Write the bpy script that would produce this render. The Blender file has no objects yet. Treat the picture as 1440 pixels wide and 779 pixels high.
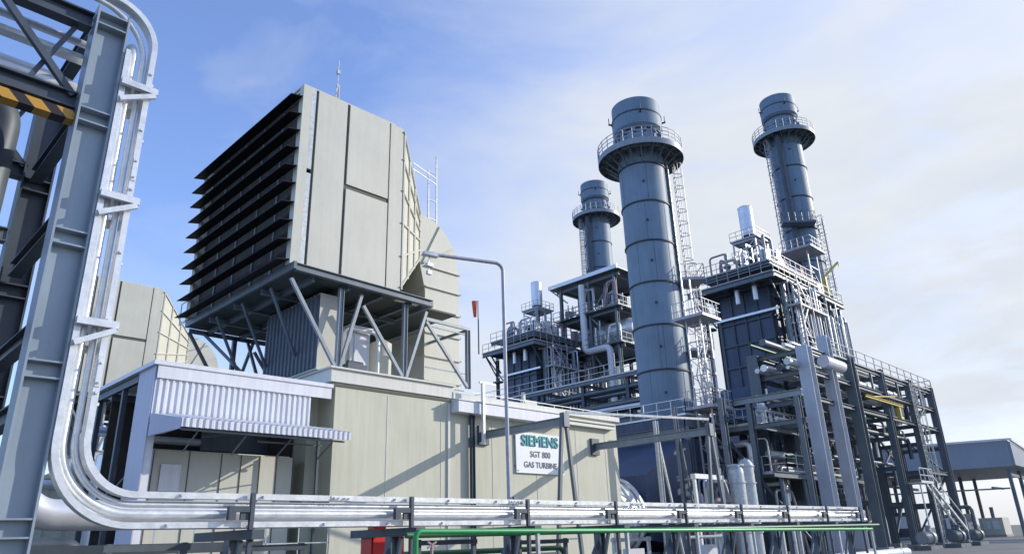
import bpy, bmesh, math, random
from mathutils import Vector, Matrix
R = math.radians
rnd = random.Random(7)
S = bpy.context.scene
COL = bpy.context.collection

# ------------------------------------------------------------------ materials
def mat(name, col, rough=0.5, metal=0.0, var=0.12, scale=1.5, streak=0.0, bump=0.0, bscale=40.0, spec=0.5):
    m = bpy.data.materials.new(name); m.use_nodes = True
    nt = m.node_tree; N = nt.nodes; L = nt.links
    b = N['Principled BSDF']; b.inputs['Roughness'].default_value = rough; b.inputs['Metallic'].default_value = metal
    b.inputs['Specular IOR Level'].default_value = spec
    g = N.new('ShaderNodeNewGeometry')
    n1 = N.new('ShaderNodeTexNoise'); n1.inputs['Scale'].default_value = scale; n1.inputs['Detail'].default_value = 6
    n1.inputs['Roughness'].default_value = 0.65
    L.new(g.outputs['Position'], n1.inputs['Vector'])
    r1 = N.new('ShaderNodeMapRange'); r1.inputs['From Min'].default_value = 0.3; r1.inputs['From Max'].default_value = 0.7
    r1.inputs['To Min'].default_value = 1 - var; r1.inputs['To Max'].default_value = 1 + var
    L.new(n1.outputs['Fac'], r1.inputs['Value'])
    val = r1.outputs['Result']
    if streak > 0:
        mp = N.new('ShaderNodeMapping'); mp.inputs['Scale'].default_value = (3.0, 3.0, 0.18)
        L.new(g.outputs['Position'], mp.inputs['Vector'])
        n2 = N.new('ShaderNodeTexNoise'); n2.inputs['Scale'].default_value = 2.2; n2.inputs['Detail'].default_value = 5
        L.new(mp.outputs['Vector'], n2.inputs['Vector'])
        r2 = N.new('ShaderNodeMapRange'); r2.inputs['From Min'].default_value = 0.35; r2.inputs['From Max'].default_value = 0.75
        r2.inputs['To Min'].default_value = 1.0; r2.inputs['To Max'].default_value = 1 - streak
        L.new(n2.outputs['Fac'], r2.inputs['Value'])
        mm = N.new('ShaderNodeMath'); mm.operation = 'MULTIPLY'
        L.new(val, mm.inputs[0]); L.new(r2.outputs['Result'], mm.inputs[1]); val = mm.outputs[0]
    mx = N.new('ShaderNodeVectorMath'); mx.operation = 'SCALE'; mx.inputs[0].default_value = col[:3]
    L.new(val, mx.inputs['Scale']); L.new(mx.outputs['Vector'], b.inputs['Base Color'])
    r3 = N.new('ShaderNodeMapRange'); r3.inputs['To Min'].default_value = max(0.05, rough - 0.1); r3.inputs['To Max'].default_value = min(1, rough + 0.12)
    L.new(n1.outputs['Fac'], r3.inputs['Value']); L.new(r3.outputs['Result'], b.inputs['Roughness'])
    if bump > 0:
        n4 = N.new('ShaderNodeTexNoise'); n4.inputs['Scale'].default_value = bscale; n4.inputs['Detail'].default_value = 3
        L.new(g.outputs['Position'], n4.inputs['Vector'])
        bp = N.new('ShaderNodeBump'); bp.inputs['Strength'].default_value = bump; bp.inputs['Distance'].default_value = 0.02
        L.new(n4.outputs['Fac'], bp.inputs['Height']); L.new(bp.outputs['Normal'], b.inputs['Normal'])
    return m

BEIGE = mat('beige_panel', (0.58, 0.575, 0.49), 0.55, 0, 0.07, 0.45, 0.06, 0.5, 1.1)
BEIGE2 = mat('beige_wall', (0.565, 0.557, 0.43), 0.6, 0, 0.08, 0.3, 0.12, 0.4, 0.9)
CREAM = mat('cream_trim', (0.66, 0.65, 0.58), 0.5, 0, 0.06, 1.0, 0.12)
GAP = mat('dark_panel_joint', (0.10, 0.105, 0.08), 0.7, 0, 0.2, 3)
WHITE = mat('white_sheet_metal', (0.72, 0.73, 0.76), 0.42, 0, 0.06, 1.2, 0.12)
WHITE_SHADED = mat('shaded_white_sheet', (0.50, 0.51, 0.60), 0.5, 0, 0.06, 1.0, 0.1)  # white sheet on the shaded faces, their shade put into the lilac tone
GALV = mat('galvanised_steel', (0.50, 0.53, 0.54), 0.42, 0.35, 0.22, 6, 0.15)
GALVL = mat('bright_galvanised_steel', (0.72, 0.74, 0.74), 0.36, 0.35, 0.14, 9, 0.1, 0.1, 60)
SILVER = mat('aluminium_cladding', (0.76, 0.77, 0.79), 0.34, 0.45, 0.12, 1.2, 0.10, 0.08, 6)
STACK = mat('blue_grey_stack_paint', (0.165, 0.245, 0.325), 0.56, 0.0, 0.13, 0.4, 0.16)
RAIL = mat('dull_galvanised_rail', (0.40, 0.41, 0.45), 0.5, 0.2, 0.2, 6, 0.15)
STACKD = mat('dark_stack_band', (0.03, 0.04, 0.055), 0.6, 0, 0.2, 2)
NAVY = mat('navy_casing', (0.062, 0.088, 0.145), 0.5, 0.1, 0.25, 0.5, 0.3)
STEEL = mat('dark_blue_grey_steel', (0.065, 0.085, 0.108), 0.5, 0.1, 0.25, 1.2, 0.2)
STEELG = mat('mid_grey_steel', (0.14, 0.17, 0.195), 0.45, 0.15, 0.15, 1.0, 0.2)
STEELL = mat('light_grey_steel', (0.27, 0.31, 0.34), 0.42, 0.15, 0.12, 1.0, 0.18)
STEELSUN = mat('pale_sunlit_steel', (0.46, 0.50, 0.56), 0.42, 0.1, 0.10, 1.0, 0.15)  # grey steel with the sunlight on the leading rack columns put into its colour
COLM = mat('column_paint', (0.29, 0.35, 0.40), 0.38, 0.1, 0.10, 1.5, 0.15, 0.05, 20)
BLACK = mat('louvre_shade_black', (0.012, 0.012, 0.014), 0.6, 0, 0.3, 2, 0.0, 0.0, 40, 0.2)  # shade under the louvre blades put into a near-black base
MESHM = mat('filter_mesh', (0.045, 0.038, 0.034), 0.8, 0, 0.6, 2.2)
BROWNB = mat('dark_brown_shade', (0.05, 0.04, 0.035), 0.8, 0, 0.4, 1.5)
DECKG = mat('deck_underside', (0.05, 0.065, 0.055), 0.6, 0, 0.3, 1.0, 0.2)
GREEN = mat('green_pipe_paint', (0.02, 0.30, 0.085), 0.38, 0, 0.15, 4)
GREEND = mat('dark_green_paint', (0.015, 0.11, 0.045), 0.45, 0, 0.2, 3)
YEL = mat('yellow_crane_paint', (0.55, 0.42, 0.05), 0.5, 0, 0.15, 3)
YOL = mat('olive_yellow_paint', (0.32, 0.30, 0.08), 0.5, 0, 0.2, 3)
RED = mat('red_paint', (0.62, 0.012, 0.012), 0.35, 0, 0.08, 3)
ORANGE = mat('windsock_orange', (0.75, 0.12, 0.05), 0.8, 0, 0.2, 3)
RUST = mat('rusty_pink_primer', (0.42, 0.30, 0.32), 0.7, 0, 0.2, 3)
TEAL = mat('teal_lettering', (0.02, 0.30, 0.30), 0.5, 0, 0.02)
GREYT = mat('grey_lettering', (0.12, 0.13, 0.15), 0.5, 0, 0.02)
SIGNW = mat('white_sign_face', (0.82, 0.83, 0.84), 0.4, 0, 0.03, 1)
GLASS = mat('dark_glass', (0.02, 0.025, 0.03), 0.1, 0, 0.1, 1)
CONC = mat('pale_concrete', (0.36, 0.355, 0.34), 0.85, 0, 0.15, 0.8, 0, 0.3, 12)
CONCW = mat('white_kerb_paint', (0.62, 0.62, 0.60), 0.7, 0, 0.12, 1.5, 0, 0.2, 20)
ASPH = mat('asphalt', (0.075, 0.075, 0.078), 0.9, 0, 0.25, 0.35, 0, 0.5, 30)
YARD = mat('yard_paving', (0.19, 0.19, 0.185), 0.9, 0, 0.25, 0.35, 0, 0.4, 12)
GROUND = mat('gravelly_ground', (0.17, 0.165, 0.155), 0.95, 0, 0.35, 0.25, 0, 0.6, 8)
SHEDM = mat('shed_blue_grey_sheet', (0.27, 0.31, 0.36), 0.5, 0, 0.06, 0.2, 0.1)

def hazard():
    m = bpy.data.materials.new('hazard_stripes'); m.use_nodes = True
    nt = m.node_tree; N = nt.nodes; L = nt.links; b = N['Principled BSDF']; b.inputs['Roughness'].default_value = 0.5
    g = N.new('ShaderNodeNewGeometry'); sp = N.new('ShaderNodeSeparateXYZ'); L.new(g.outputs['Position'], sp.inputs[0])
    a = N.new('ShaderNodeMath'); a.operation = 'ADD'; L.new(sp.outputs['X'], a.inputs[0]); L.new(sp.outputs['Z'], a.inputs[1])
    a2 = N.new('ShaderNodeMath'); a2.operation = 'MULTIPLY'; a2.inputs[1].default_value = 3.4; L.new(a.outputs[0], a2.inputs[0])
    fr = N.new('ShaderNodeMath'); fr.operation = 'FRACT'; L.new(a2.outputs[0], fr.inputs[0])
    gt = N.new('ShaderNodeMath'); gt.operation = 'GREATER_THAN'; gt.inputs[1].default_value = 0.52; L.new(fr.outputs[0], gt.inputs[0])
    mx = N.new('ShaderNodeMix'); mx.data_type = 'RGBA'; mx.inputs[6].default_value = (0.50, 0.27, 0.03, 1); mx.inputs[7].default_value = (0.02, 0.012, 0.012, 1)
    L.new(gt.outputs[0], mx.inputs[0]); L.new(mx.outputs[2], b.inputs['Base Color'])
    return m
HAZ = hazard()

# ------------------------------------------------------------------ geometry helpers
class MB:
    def __init__(s): s.v = []; s.f = []; s.sm = []; s.g = []; s.depth = 0; s.gid = 0
    def _q(s, vs, fs, smooth=False):
        o = len(s.v); s.v += [tuple(p) for p in vs]
        for f in fs: s.f.append(tuple(o + i for i in f)); s.sm.append(smooth); s.g.append(s.gid)
    def each(s, name, m, parent=None):   # every bar or box of this collection becomes a part of its own
        for gid in sorted(set(s.g)):
            t = MB(); mp_ = {}
            for f, sm, g in zip(s.f, s.sm, s.g):
                if g != gid: continue
                nf = []
                for i in f:
                    if i not in mp_: mp_[i] = len(t.v); t.v.append(s.v[i])
                    nf.append(mp_[i])
                t.f.append(tuple(nf)); t.sm.append(sm)
            t.build(name, m, parent)
    def box(s, a, b):
        x0, y0, z0 = [min(a[i], b[i]) for i in range(3)]; x1, y1, z1 = [max(a[i], b[i]) for i in range(3)]
        s._q([(x0,y0,z0),(x1,y0,z0),(x1,y1,z0),(x0,y1,z0),(x0,y0,z1),(x1,y0,z1),(x1,y1,z1),(x0,y1,z1)],
             [(0,3,2,1),(4,5,6,7),(0,1,5,4),(1,2,6,5),(2,3,7,6),(3,0,4,7)]); return s
    def hexa(s, p):   # 8 points bottom loop then top loop
        s._q(p, [(0,3,2,1),(4,5,6,7),(0,1,5,4),(1,2,6,5),(2,3,7,6),(3,0,4,7)]); return s
    def frame(s, p, q, up=None):
        p = Vector(p); q = Vector(q); d = (q - p).normalized()
        u = Vector(up) if up else (Vector((0,0,1)) if abs(d.z) < 0.95 else Vector((1,0,0)))
        a = d.cross(u).normalized(); b = a.cross(d).normalized(); return p, q, a, b
    def bar(s, p, q, w, h=None, up=None):
        h = h or w; p, q, a, b = s.frame(p, q, up); a = a * w / 2; b = b * h / 2
        s._q([p-a-b, p+a-b, p+a+b, p-a+b, q-a-b, q+a-b, q+a+b, q-a+b],
             [(0,3,2,1),(4,5,6,7),(0,1,5,4),(1,2,6,5),(2,3,7,6),(3,0,4,7)]); return s
    def ibeam(s, p, q, w, h, t=None, up=None):
        t = t or h * 0.09; p, q, a, b = s.frame(p, q, up)
        o = b * (h / 2 - t / 2)
        s.bar(p + o, q + o, w, t, b); s.bar(p - o, q - o, w, t, b); s.bar(p, q, t, h - 2 * t - 0.002, b); return s
    def tube(s, p, q, r, n=10, r2=None, caps=True):
        r2 = r if r2 is None else r2; p, q, a, b = s.frame(p, q)
        vs = []
        for c, rr in ((p, r), (q, r2)):
            for i in range(n):
                t = 2 * math.pi * i / n; vs.append(c + a * math.cos(t) * rr + b * math.sin(t) * rr)
        s._q(vs, [(i, (i+1) % n, n + (i+1) % n, n + i) for i in range(n)], True)
        if caps:
            s._q(vs[:n], [tuple(range(n))[::-1]]); s._q(vs[n:], [tuple(range(n))])
        return s
    def lathe(s, c, prof, n=48, axis='z'):
        vs = []
        for r, z in prof:
            for i in range(n):
                t = 2 * math.pi * i / n
                if axis == 'z': vs.append((c[0] + r * math.cos(t), c[1] + r * math.sin(t), c[2] + z))
                elif axis == 'x': vs.append((c[0] + z, c[1] + r * math.cos(t), c[2] + r * math.sin(t)))
                else: vs.append((c[0] + r * math.cos(t), c[1] + z, c[2] + r * math.sin(t)))
        k = len(prof)
        for j in range(k - 1):   # separate rings per segment keep hard edges between segments
            ring = vs[j*n:(j+2)*n]
            s._q(ring, [(i, (i+1) % n, n + (i+1) % n, n + i) for i in range(n)], True)
        return s
    def path(s, pts, r, n=10, bend=0.0, seg=8):
        pts = round_path(pts, bend, seg)
        vs = []; prev = None
        for i, p in enumerate(pts):
            d = (pts[min(i+1, len(pts)-1)] - pts[max(i-1, 0)]).normalized()
            if prev is None:
                u = Vector((0,0,1)) if abs(d.z) < 0.9 else Vector((0,1,0))
                a = d.cross(u).normalized()
            else:
                a = (prev - d * prev.dot(d)).normalized()
            prev = a; b = a.cross(d)
            for j in range(n):
                t = 2 * math.pi * j / n; vs.append(p + a * math.cos(t) * r + b * math.sin(t) * r)
        m = len(pts)
        s._q(vs, [(i*n + j, i*n + (j+1) % n, (i+1)*n + (j+1) % n, (i+1)*n + j) for i in range(m-1) for j in range(n)], True)
        s._q(vs[:n], [tuple(range(n))[::-1]]); s._q(vs[-n:], [tuple(range(n))]); return s
    def ribbon(s, pts, w, y0, y1, bend, seg=10):   # rectangular section swept in the XZ plane
        pts = round_path(pts, bend, seg); vs = []
        for i, p in enumerate(pts):
            d = (pts[min(i+1, len(pts)-1)] - pts[max(i-1, 0)]).normalized(); nrm = Vector((-d.z, 0, d.x)) * w / 2
            for o, y in ((nrm, y0), (nrm, y1), (-nrm, y1), (-nrm, y0)): vs.append((p.x + o.x, y, p.z + o.z))
        m = len(pts)
        s._q(vs, [(i*4 + j, i*4 + (j+1) % 4, (i+1)*4 + (j+1) % 4, (i+1)*4 + j) for i in range(m-1) for j in range(4)])
        s._q(vs[:4], [(3,2,1,0)]); s._q(vs[-4:], [(0,1,2,3)]); return s
    def build(s, name, m, parent=None, off=None):
        me = bpy.data.meshes.new(name)
        o3 = Vector(off) if off else (parent['_loc'] if parent is not None and '_loc' in parent else None)
        ov = Vector(o3) if o3 is not None else Vector((0,0,0))
        me.from_pydata([tuple(Vector(v) - ov) for v in s.v], [], s.f)
        me.polygons.foreach_set('use_smooth', s.sm)
        me.update()
        bm = bmesh.new(); bm.from_mesh(me); bmesh.ops.recalc_face_normals(bm, faces=bm.faces); bm.to_mesh(me); bm.free()
        me.materials.append(m)
        o = bpy.data.objects.new(name, me); COL.objects.link(o)
        if parent is not None: o.parent = parent
        elif off: o.location = off
        return o

def _grouped(fn):
    def w(s, *a, **k):
        if s.depth == 0: s.gid += 1
        s.depth += 1
        r = fn(s, *a, **k); s.depth -= 1; return r
    return w
for _n in ('box', 'hexa', 'bar', 'ibeam', 'tube', 'lathe', 'path'): setattr(MB, _n, _grouped(getattr(MB, _n)))

def round_path(pts, bend, seg):
    pts = [Vector(p) for p in pts]
    if bend <= 0: return pts
    out = [pts[0]]
    for i in range(1, len(pts) - 1):
        p = pts[i]; a = (pts[i-1] - p); b = (pts[i+1] - p)
        ang = a.angle(b); t = min(bend / math.tan(ang / 2), a.length * 0.49 if i > 1 else a.length * 0.95, b.length * 0.49 if i < len(pts)-2 else b.length * 0.95)
        an = a.normalized(); bn = b.normalized()
        rr = t * math.tan(ang / 2); c = p + (an + bn).normalized() * (rr / math.sin(ang / 2))
        s0 = p + an * t - c; s1 = p + bn * t - c; w = s0.angle(s1)
        for k in range(seg + 1):
            f = k / seg
            v = (s0 * math.sin((1 - f) * w) + s1 * math.sin(f * w)) / math.sin(w)
            out.append(c + v)
    out.append(pts[-1]); return out

def tag(o, label=None, cat=None, group=None, kind=None):
    if label: o['label'] = label
    if cat: o['category'] = cat
    if group: o['group'] = group
    if kind: o['kind'] = kind
    return o
def thing(name, label, cat, loc=(0,0,0), group=None):
    o = bpy.data.objects.new(name, None); COL.objects.link(o); o.location = loc; o['_loc'] = Vector(loc)
    o.empty_display_size = 0.3
    return tag(o, label, cat, group)
def children(o): return [c for c in COL.objects if c.parent == o]
def copy_tree(o, d=(0,0,0), label=None, parent=None, skip=()):
    c = o.copy(); COL.objects.link(c); c.parent = parent
    if parent is None: c.location = Vector(o.location) + Vector(d)
    if label: c['label'] = label
    for ch in children(o):
        if ch.name.split('.')[0] in skip: continue
        copy_tree(ch, parent=c)
    return c
def single(mb, name, m, label, cat, group=None):   # a thing that is one mesh, origin at its base
    zs = min(v[2] for v in mb.v); xs = sum(v[0] for v in mb.v) / len(mb.v); ys = sum(v[1] for v in mb.v) / len(mb.v)
    return tag(mb.build(name, m, None, (xs, ys, zs)), label, cat, group)

def railing(m, pts, h=1.1, sp=1.5, r=0.03, mid=(0.55,), toe=True):
    pts = [Vector(p) for p in pts]
    for a, b in zip(pts, pts[1:]):
        n = max(1, round((b - a).length / sp))
        for i in range(n + 1):
            p = a.lerp(b, i / n); m.bar(p, p + Vector((0,0,h)), r * 1.6)
        for z in (h,) + tuple(mid): m.bar(a + Vector((0,0,z)), b + Vector((0,0,z)), r * 1.6)
        if toe: m.bar(a + Vector((0,0,0.06)), b + Vector((0,0,0.06)), 0.02, 0.12)
def ladder(m, x, y, z0, z1, face=(0,-1), w=0.45, cage=True, r=0.025, step=0.45):
    f = Vector((face[0], face[1], 0)).normalized(); sd = Vector((-f.y, f.x, 0))
    c = Vector((x, y, 0))
    for s in (-1, 1):
        p = c + sd * s * w / 2; m.bar((p.x, p.y, z0), (p.x, p.y, z1), r * 2)
    z = z0 + 0.3
    while z < z1:
        p = c - sd * w / 2; q = c + sd * w / 2; m.bar((p.x, p.y, z), (q.x, q.y, z), r * 1.4); z += step
    if cage:
        z = z0 + 2.2
        rad = 0.42
        while z < z1 + 0.2:
            prev = None
            for k in range(9):
                t = math.pi * k / 8
                p = c + sd * math.cos(t) * rad * 0.9 + f * (math.sin(t) * rad * 1.7)
                if prev: m.bar((prev.x, prev.y, z), (p.x, p.y, z), r * 1.6)
                prev = p
            z += 1.1
        for k in (1, 3, 4, 5, 7):
            t = math.pi * k / 8; p = c + sd * math.cos(t) * rad * 0.9 + f * (math.sin(t) * rad * 1.7)
            m.bar((p.x, p.y, z0 + 2.2), (p.x, p.y, z1), r * 1.3)
def corr(m, p, u, v, n, depth, nrm):   # corrugated sheet: origin p, u along the ribs' spacing, v down the ribs
    p = Vector(p); u = Vector(u); v = Vector(v); nrm = Vector(nrm)
    prof = []
    for i in range(n):
        for f, d in ((0.0, 0), (0.45, 0), (0.55, 1), (0.9, 1)): prof.append(((i + f) / n, d))
    prof.append((1.0, 0))
    a = [p + u * f + nrm * (d * depth) for f, d in prof]; b = [q + v for q in a]
    k = len(a); m._q(a + b, [(i, i+1, k+i+1, k+i) for i in range(k-1)])
    t = nrm * -0.02
    m._q([q + t for q in a] + [q + t for q in b], [(i, k+i, k+i+1, i+1) for i in range(k-1)])
def text_mesh(s, size, m, parent, loc, rot, name, ext=0.006, sx=1.0, bold=0.0):
    cu = bpy.data.curves.new(name, 'FONT'); cu.body = s; cu.size = size; cu.extrude = ext; cu.align_x = 'CENTER'; cu.align_y = 'CENTER'
    cu.bevel_depth = bold; cu.bevel_resolution = 0
    t = bpy.data.objects.new(name + '_tmp', cu); COL.objects.link(t); bpy.context.view_layer.update()
    me = bpy.data.meshes.new_from_object(t); bpy.data.objects.remove(t)
    me.materials.clear(); me.materials.append(m)
    o = bpy.data.objects.new(name, me); COL.objects.link(o); o.parent = parent
    o.location = Vector(loc) - Vector(tuple(parent['_loc']) if '_loc' in parent else (0,0,0)); o.rotation_euler = rot; o.scale = (sx, 1, 1)
    return o

# ------------------------------------------------------------------ ground
m = MB(); m._q([(-3000,-3000,0),(3000,-3000,0),(3000,3000,0),(-3000,3000,0)], [(0,1,2,3)])
tag(m.build('ground', GROUND), kind='structure')
m = MB(); m._q([(-60,9.6,.004),(150,9.6,.004),(150,150,.004),(-60,150,.004)], [(0,1,2,3)])
tag(m.build('plant_yard', YARD), kind='structure')
m = MB(); m._q([(-60,-6,.008),(400,-6,.008),(400,5.0,.008),(-60,5.0,.008)], [(0,1,2,3)])
m._q([(82,5.0,.008),(94,5.0,.008),(94,150,.008),(82,150,.008)], [(0,1,2,3)])
tag(m.build('road', ASPH), kind='structure')
m = MB(); m.box((-60,5.0,0),(82,5.25,.14)); m.box((94,5.0,0),(400,5.25,.14)); m.box((81.75,5.25,0),(82,150,.14)); m.box((94,5.25,0),(94.25,150,.14))
tag(m.build('kerb', CONCW), kind='structure')

# ------------------------------------------------------------------ near pipe bridge (left)
T = thing('pipe_bridge', 'grey steel pipe bridge crossing the road with striped clearance beam', 'pipe bridge', (1.57, 8, 0))
def big_col(x0, x1, y, z1, ms):
    m = MB(); m.box((x0, y-.09, 0), (x0+.022, y+.2, z1)); m.box((x1-.022, y-.09, 0), (x1, y+.2, z1)); m.box((x0+.022, y+.02, 0), (x1-.022, y+.045, z1))
    m.build('column', ms, T)
    for z in (1.75, 3.2, 4.58, 6.02, 7.3):
        s = MB()
        for dz in (0, .16): s.box((x0+.023, y-.085, z+dz), (x1-.023, y+.02, z+dz+.018))
        s.build('stiffener', ms, T)
big_col(1.41, 1.75, 8.0, 7.55, COLM); big_col(1.36, 1.70, 10.2, 7.6, STEEL)  # rear column's shade put into its darker steel
for y in (8.08, 10.2):
    for nm, z, h in (('top_chord', 7.36, .20), ('bottom_chord', 6.28, .20)):
        m = MB(); m.ibeam((-9, y, z), (1.40, y, z), .16, h, .02); m.build(nm, STEEL, T)
    for k in range(6):
        x1 = 1.36 - k * .85 * 1.0; x0 = x1 - .85
        a = MB(); a.bar((x1, y-.03, 6.34), (x0, y-.03, 7.28), .07, .07); a.build('brace', STEEL, T)
        a = MB(); a.bar((x0+.42, y+.04, 6.38), (x1-.1, y+.04, 7.26), .05, .05); a.build('brace', STEEL, T)
m = MB(); m.box((-9, 7.98, 6.02), (1.405, 8.14, 6.13)); m.build('clearance_board', HAZ, T)
for z in (7.5, 6.2, 4.9, 3.7, 2.9):
    m = MB(); m.ibeam((1.5, 8.25, z), (1.5, 10.05, z), .14, .18, .016); m.each('cross_beam', STEEL, T)
for k in range(1, 6):
    m = MB(); m.ibeam((1.2 - k*1.7, 8.18, 6.2), (1.2 - k*1.7, 10.1, 6.2), .12, .15, .014); m.each('cross_beam', STEEL, T)
for x0, x1, z, y in ((-9, 1.34, 5.35, 10.15), (-9, 1.34, 4.2, 10.15)):
    m = MB(); m.ibeam((x0, y, z), (x1, y, z), .15, .18, .016); m.build('longitudinal_beam', STEELG, T)
# lagged pipe and the conduits that ride on the bridge
m = MB(); m.path([(-9,8.75,6.80),(1.68,8.75,6.80),(1.68,8.75,1.99),(21.4,8.75,1.99)], .155, 24, .42, 12)
single(m, 'lagged_pipe', SILVER, 'thick silver lagged pipe bending down behind the grey column', 'pipe')
m = MB(); m.path([(-9,9.5,6.85),(.95,9.5,6.85),(.95,9.5,2.6),(.95,12.5,2.6)], .2, 20, .4, 10)
single(m, 'dark_pipe', STEEL, 'dark vertical pipe behind the striped clearance beam', 'pipe')
def bolts(m, path, y, r=.013):
    for p in path: m.box((p[0]-r, y-.03, p[1]-r), (p[0]+r, y, p[1]+r))
ya = 7.86
m = MB(); m.ribbon([(-9,0,7.74),(2.045,0,7.70),(2.045,0,2.145),(21.35,0,2.145)], .062, ya, ya+.14, .52, 14)
bolts(m, [(x*.9+3, 2.145) for x in range(20)], ya)
bolts(m, [(2.045, 3.1+.75*i) for i in range(6)], ya)
for z in (3.0,3.75,4.5,5.25,6.0,6.75): m.box((2.075, ya+.05, z-.015), (2.105, ya+.08, z+.015))
for q in range(6):
    xx = 4.9 + 3*q; m.box((xx-.14, ya-.009, 2.12), (xx+.14, ya-.001, 2.17)); bolts(m, [(xx-.1, 2.145), (xx+.1, 2.145), (xx-.04, 2.145), (xx+.04, 2.145)], ya-.008, .009)
for zz in (3.3, 5.6): m.box((2.02, ya-.009, zz-.14), (2.07, ya-.001, zz+.14)); bolts(m, [(2.045, zz-.1), (2.045, zz+.1)], ya-.008, .009)
single(m, 'cable_tray', GALVL, 'outermost galvanised tray of the bent bundle beside the grey column', 'cable tray')
m = MB(); m.path([(-9,7.95,7.64),(1.96,7.95,7.62),(1.96,7.95,2.055),(21.35,7.95,2.055)], .032, 14, .60, 14)
single(m, 'conduit_pipe', GALVL, 'thin galvanised pipe just inside the outermost tray of the bent bundle', 'pipe')
m = MB(); m.path([(-9,8.45,7.3),(1.855,8.45,7.3),(1.855,7.98,7.3),(1.855,7.98,1.965),(21.35,7.98,1.965)], .046, 16, .70, 14)
single(m, 'conduit_pipe', GALVL, 'medium galvanised pipe, third of the bent bundle beside the grey column', 'pipe')
m = MB(); m.ribbon([(1.785,0,7.05),(1.785,0,1.855),(21.35,0,1.855)], .06, ya+.02, ya+.16, .77, 14); m.box((1.76,7.9,7.05),(1.81,8.5,7.1)); m.box((-9,8.36,7.04),(1.81,8.5,7.1))
bolts(m, [(x*.9+2.9, 1.855) for x in range(20)], ya+.02)
single(m, 'cable_tray', GALVL, 'innermost galvanised tray of the bent bundle, close to the grey column', 'cable tray')
for z, w in ((6.58, 'top'), (5.17, 'middle'), (3.76, 'lowest')):
    m = MB(); m.box((1.752, 7.80, z), (2.14, 7.852, z+.075)); m.box((1.752, 7.853, z+.06), (2.14, 8.40, z+.075))
    m.bar((1.76, 7.82, z-.2), (2.12, 7.82, z-.015), .05, .055)
    m.box((1.80, 8.1, z-.14), (1.98, 8.22, z-.10)); m.box((1.90,8.0,z-.2),(2.0,8.2,z-.17))
    single(m, 'pipe_bracket', GALVL, '%s bracket holding the galvanised bundle to the grey column' % w, 'bracket')
# low-level supports for the bundle
for k in range(9):
    x = 3.75 + 2.17 * k
    m0 = thing('pipe_support', 'dark steel stand carrying the low galvanised pipe run', 'pipe support', (x, 8.1, 0), 'stands under the low pipe run')
    m = MB(); m.bar((x, 7.80, 1.0), (x, 7.80, 2.18), .045, .05, (0,1,0)); m.build('clamp_post', STEEL, m0)
    m = MB(); m.box((x-.26, 7.78, 1.98), (x-.025, 7.84, 2.04)); m.box((x-.26, 7.78, 1.90), (x-.18, 7.84, 1.979)); m.box((x-.12,7.8,1.9),(x-.03,7.83,1.979)); m.build('clamp_arm', STEEL, m0)
    m = MB(); m.box((x-.07, 7.6, 1.70), (x+.07, 9.1, 1.80)); m.build('cross_arm', STEEL, m0)
    m = MB(); m.ibeam((x, 8.2, 0), (x, 8.2, 1.699), .14, .14, .014); m.build('post', STEELG, m0)
    m = MB(); m.bar((x, 8.0, 1.69), (x, 8.18, 1.1), .05); m.bar((x-.5, 8.2, .9), (x-.02, 8.2, 1.6), .05); m.each('strut', STEELG, m0)
    m = MB(); m.box((x-.15, 8.05, .004), (x+.15, 8.35, .03)); m.build('foot_plate', STEELG, m0)

# ------------------------------------------------------------------ green hand rail with galvanised posts
T = thing('handrail', 'green topped walkway handrail with galvanised posts in front of the pipe run', 'handrail', (5.43, 7, 0))
m = MB(); m.path([(5.38,7.0,.02),(5.38,7.0,1.735),(19.5,7.0,1.60)], .032, 12, .07, 6); m.build('top_rail', GREEN, T)
for k in range(1, 8):
    x = 5.43 + 2.0 * k; m = MB(); m.bar((x, 7.0, 0), (x, 7.0, 1.70 - k*.0185), .045, .045); m.build('post', GALV, T)
m = MB(); m.bar((5.43,7.0,.85), (19.45,7.0,.80), .035); m.build('mid_rail', GALV, T)
m = MB(); m.path([(5.5,7.35,1.70),(21,7.35,1.70)], .035, 12)
single(m, 'green_pipe', GREEND, 'dark green pipe running just behind the walkway handrail', 'pipe')
m = MB(); m.bar((5.62,7.08,1.62),(5.75,7.08,1.55),.02); m.bar((5.62,7.08,1.55),(5.75,7.08,1.62),.02); m.tube((5.68,7.08,.02),(5.68,7.08,1.6),.018,8)
single(m, 'hand_valve', RUST, 'thin rusty valve stem with small cross handle beside green handrail', 'valve')

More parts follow.
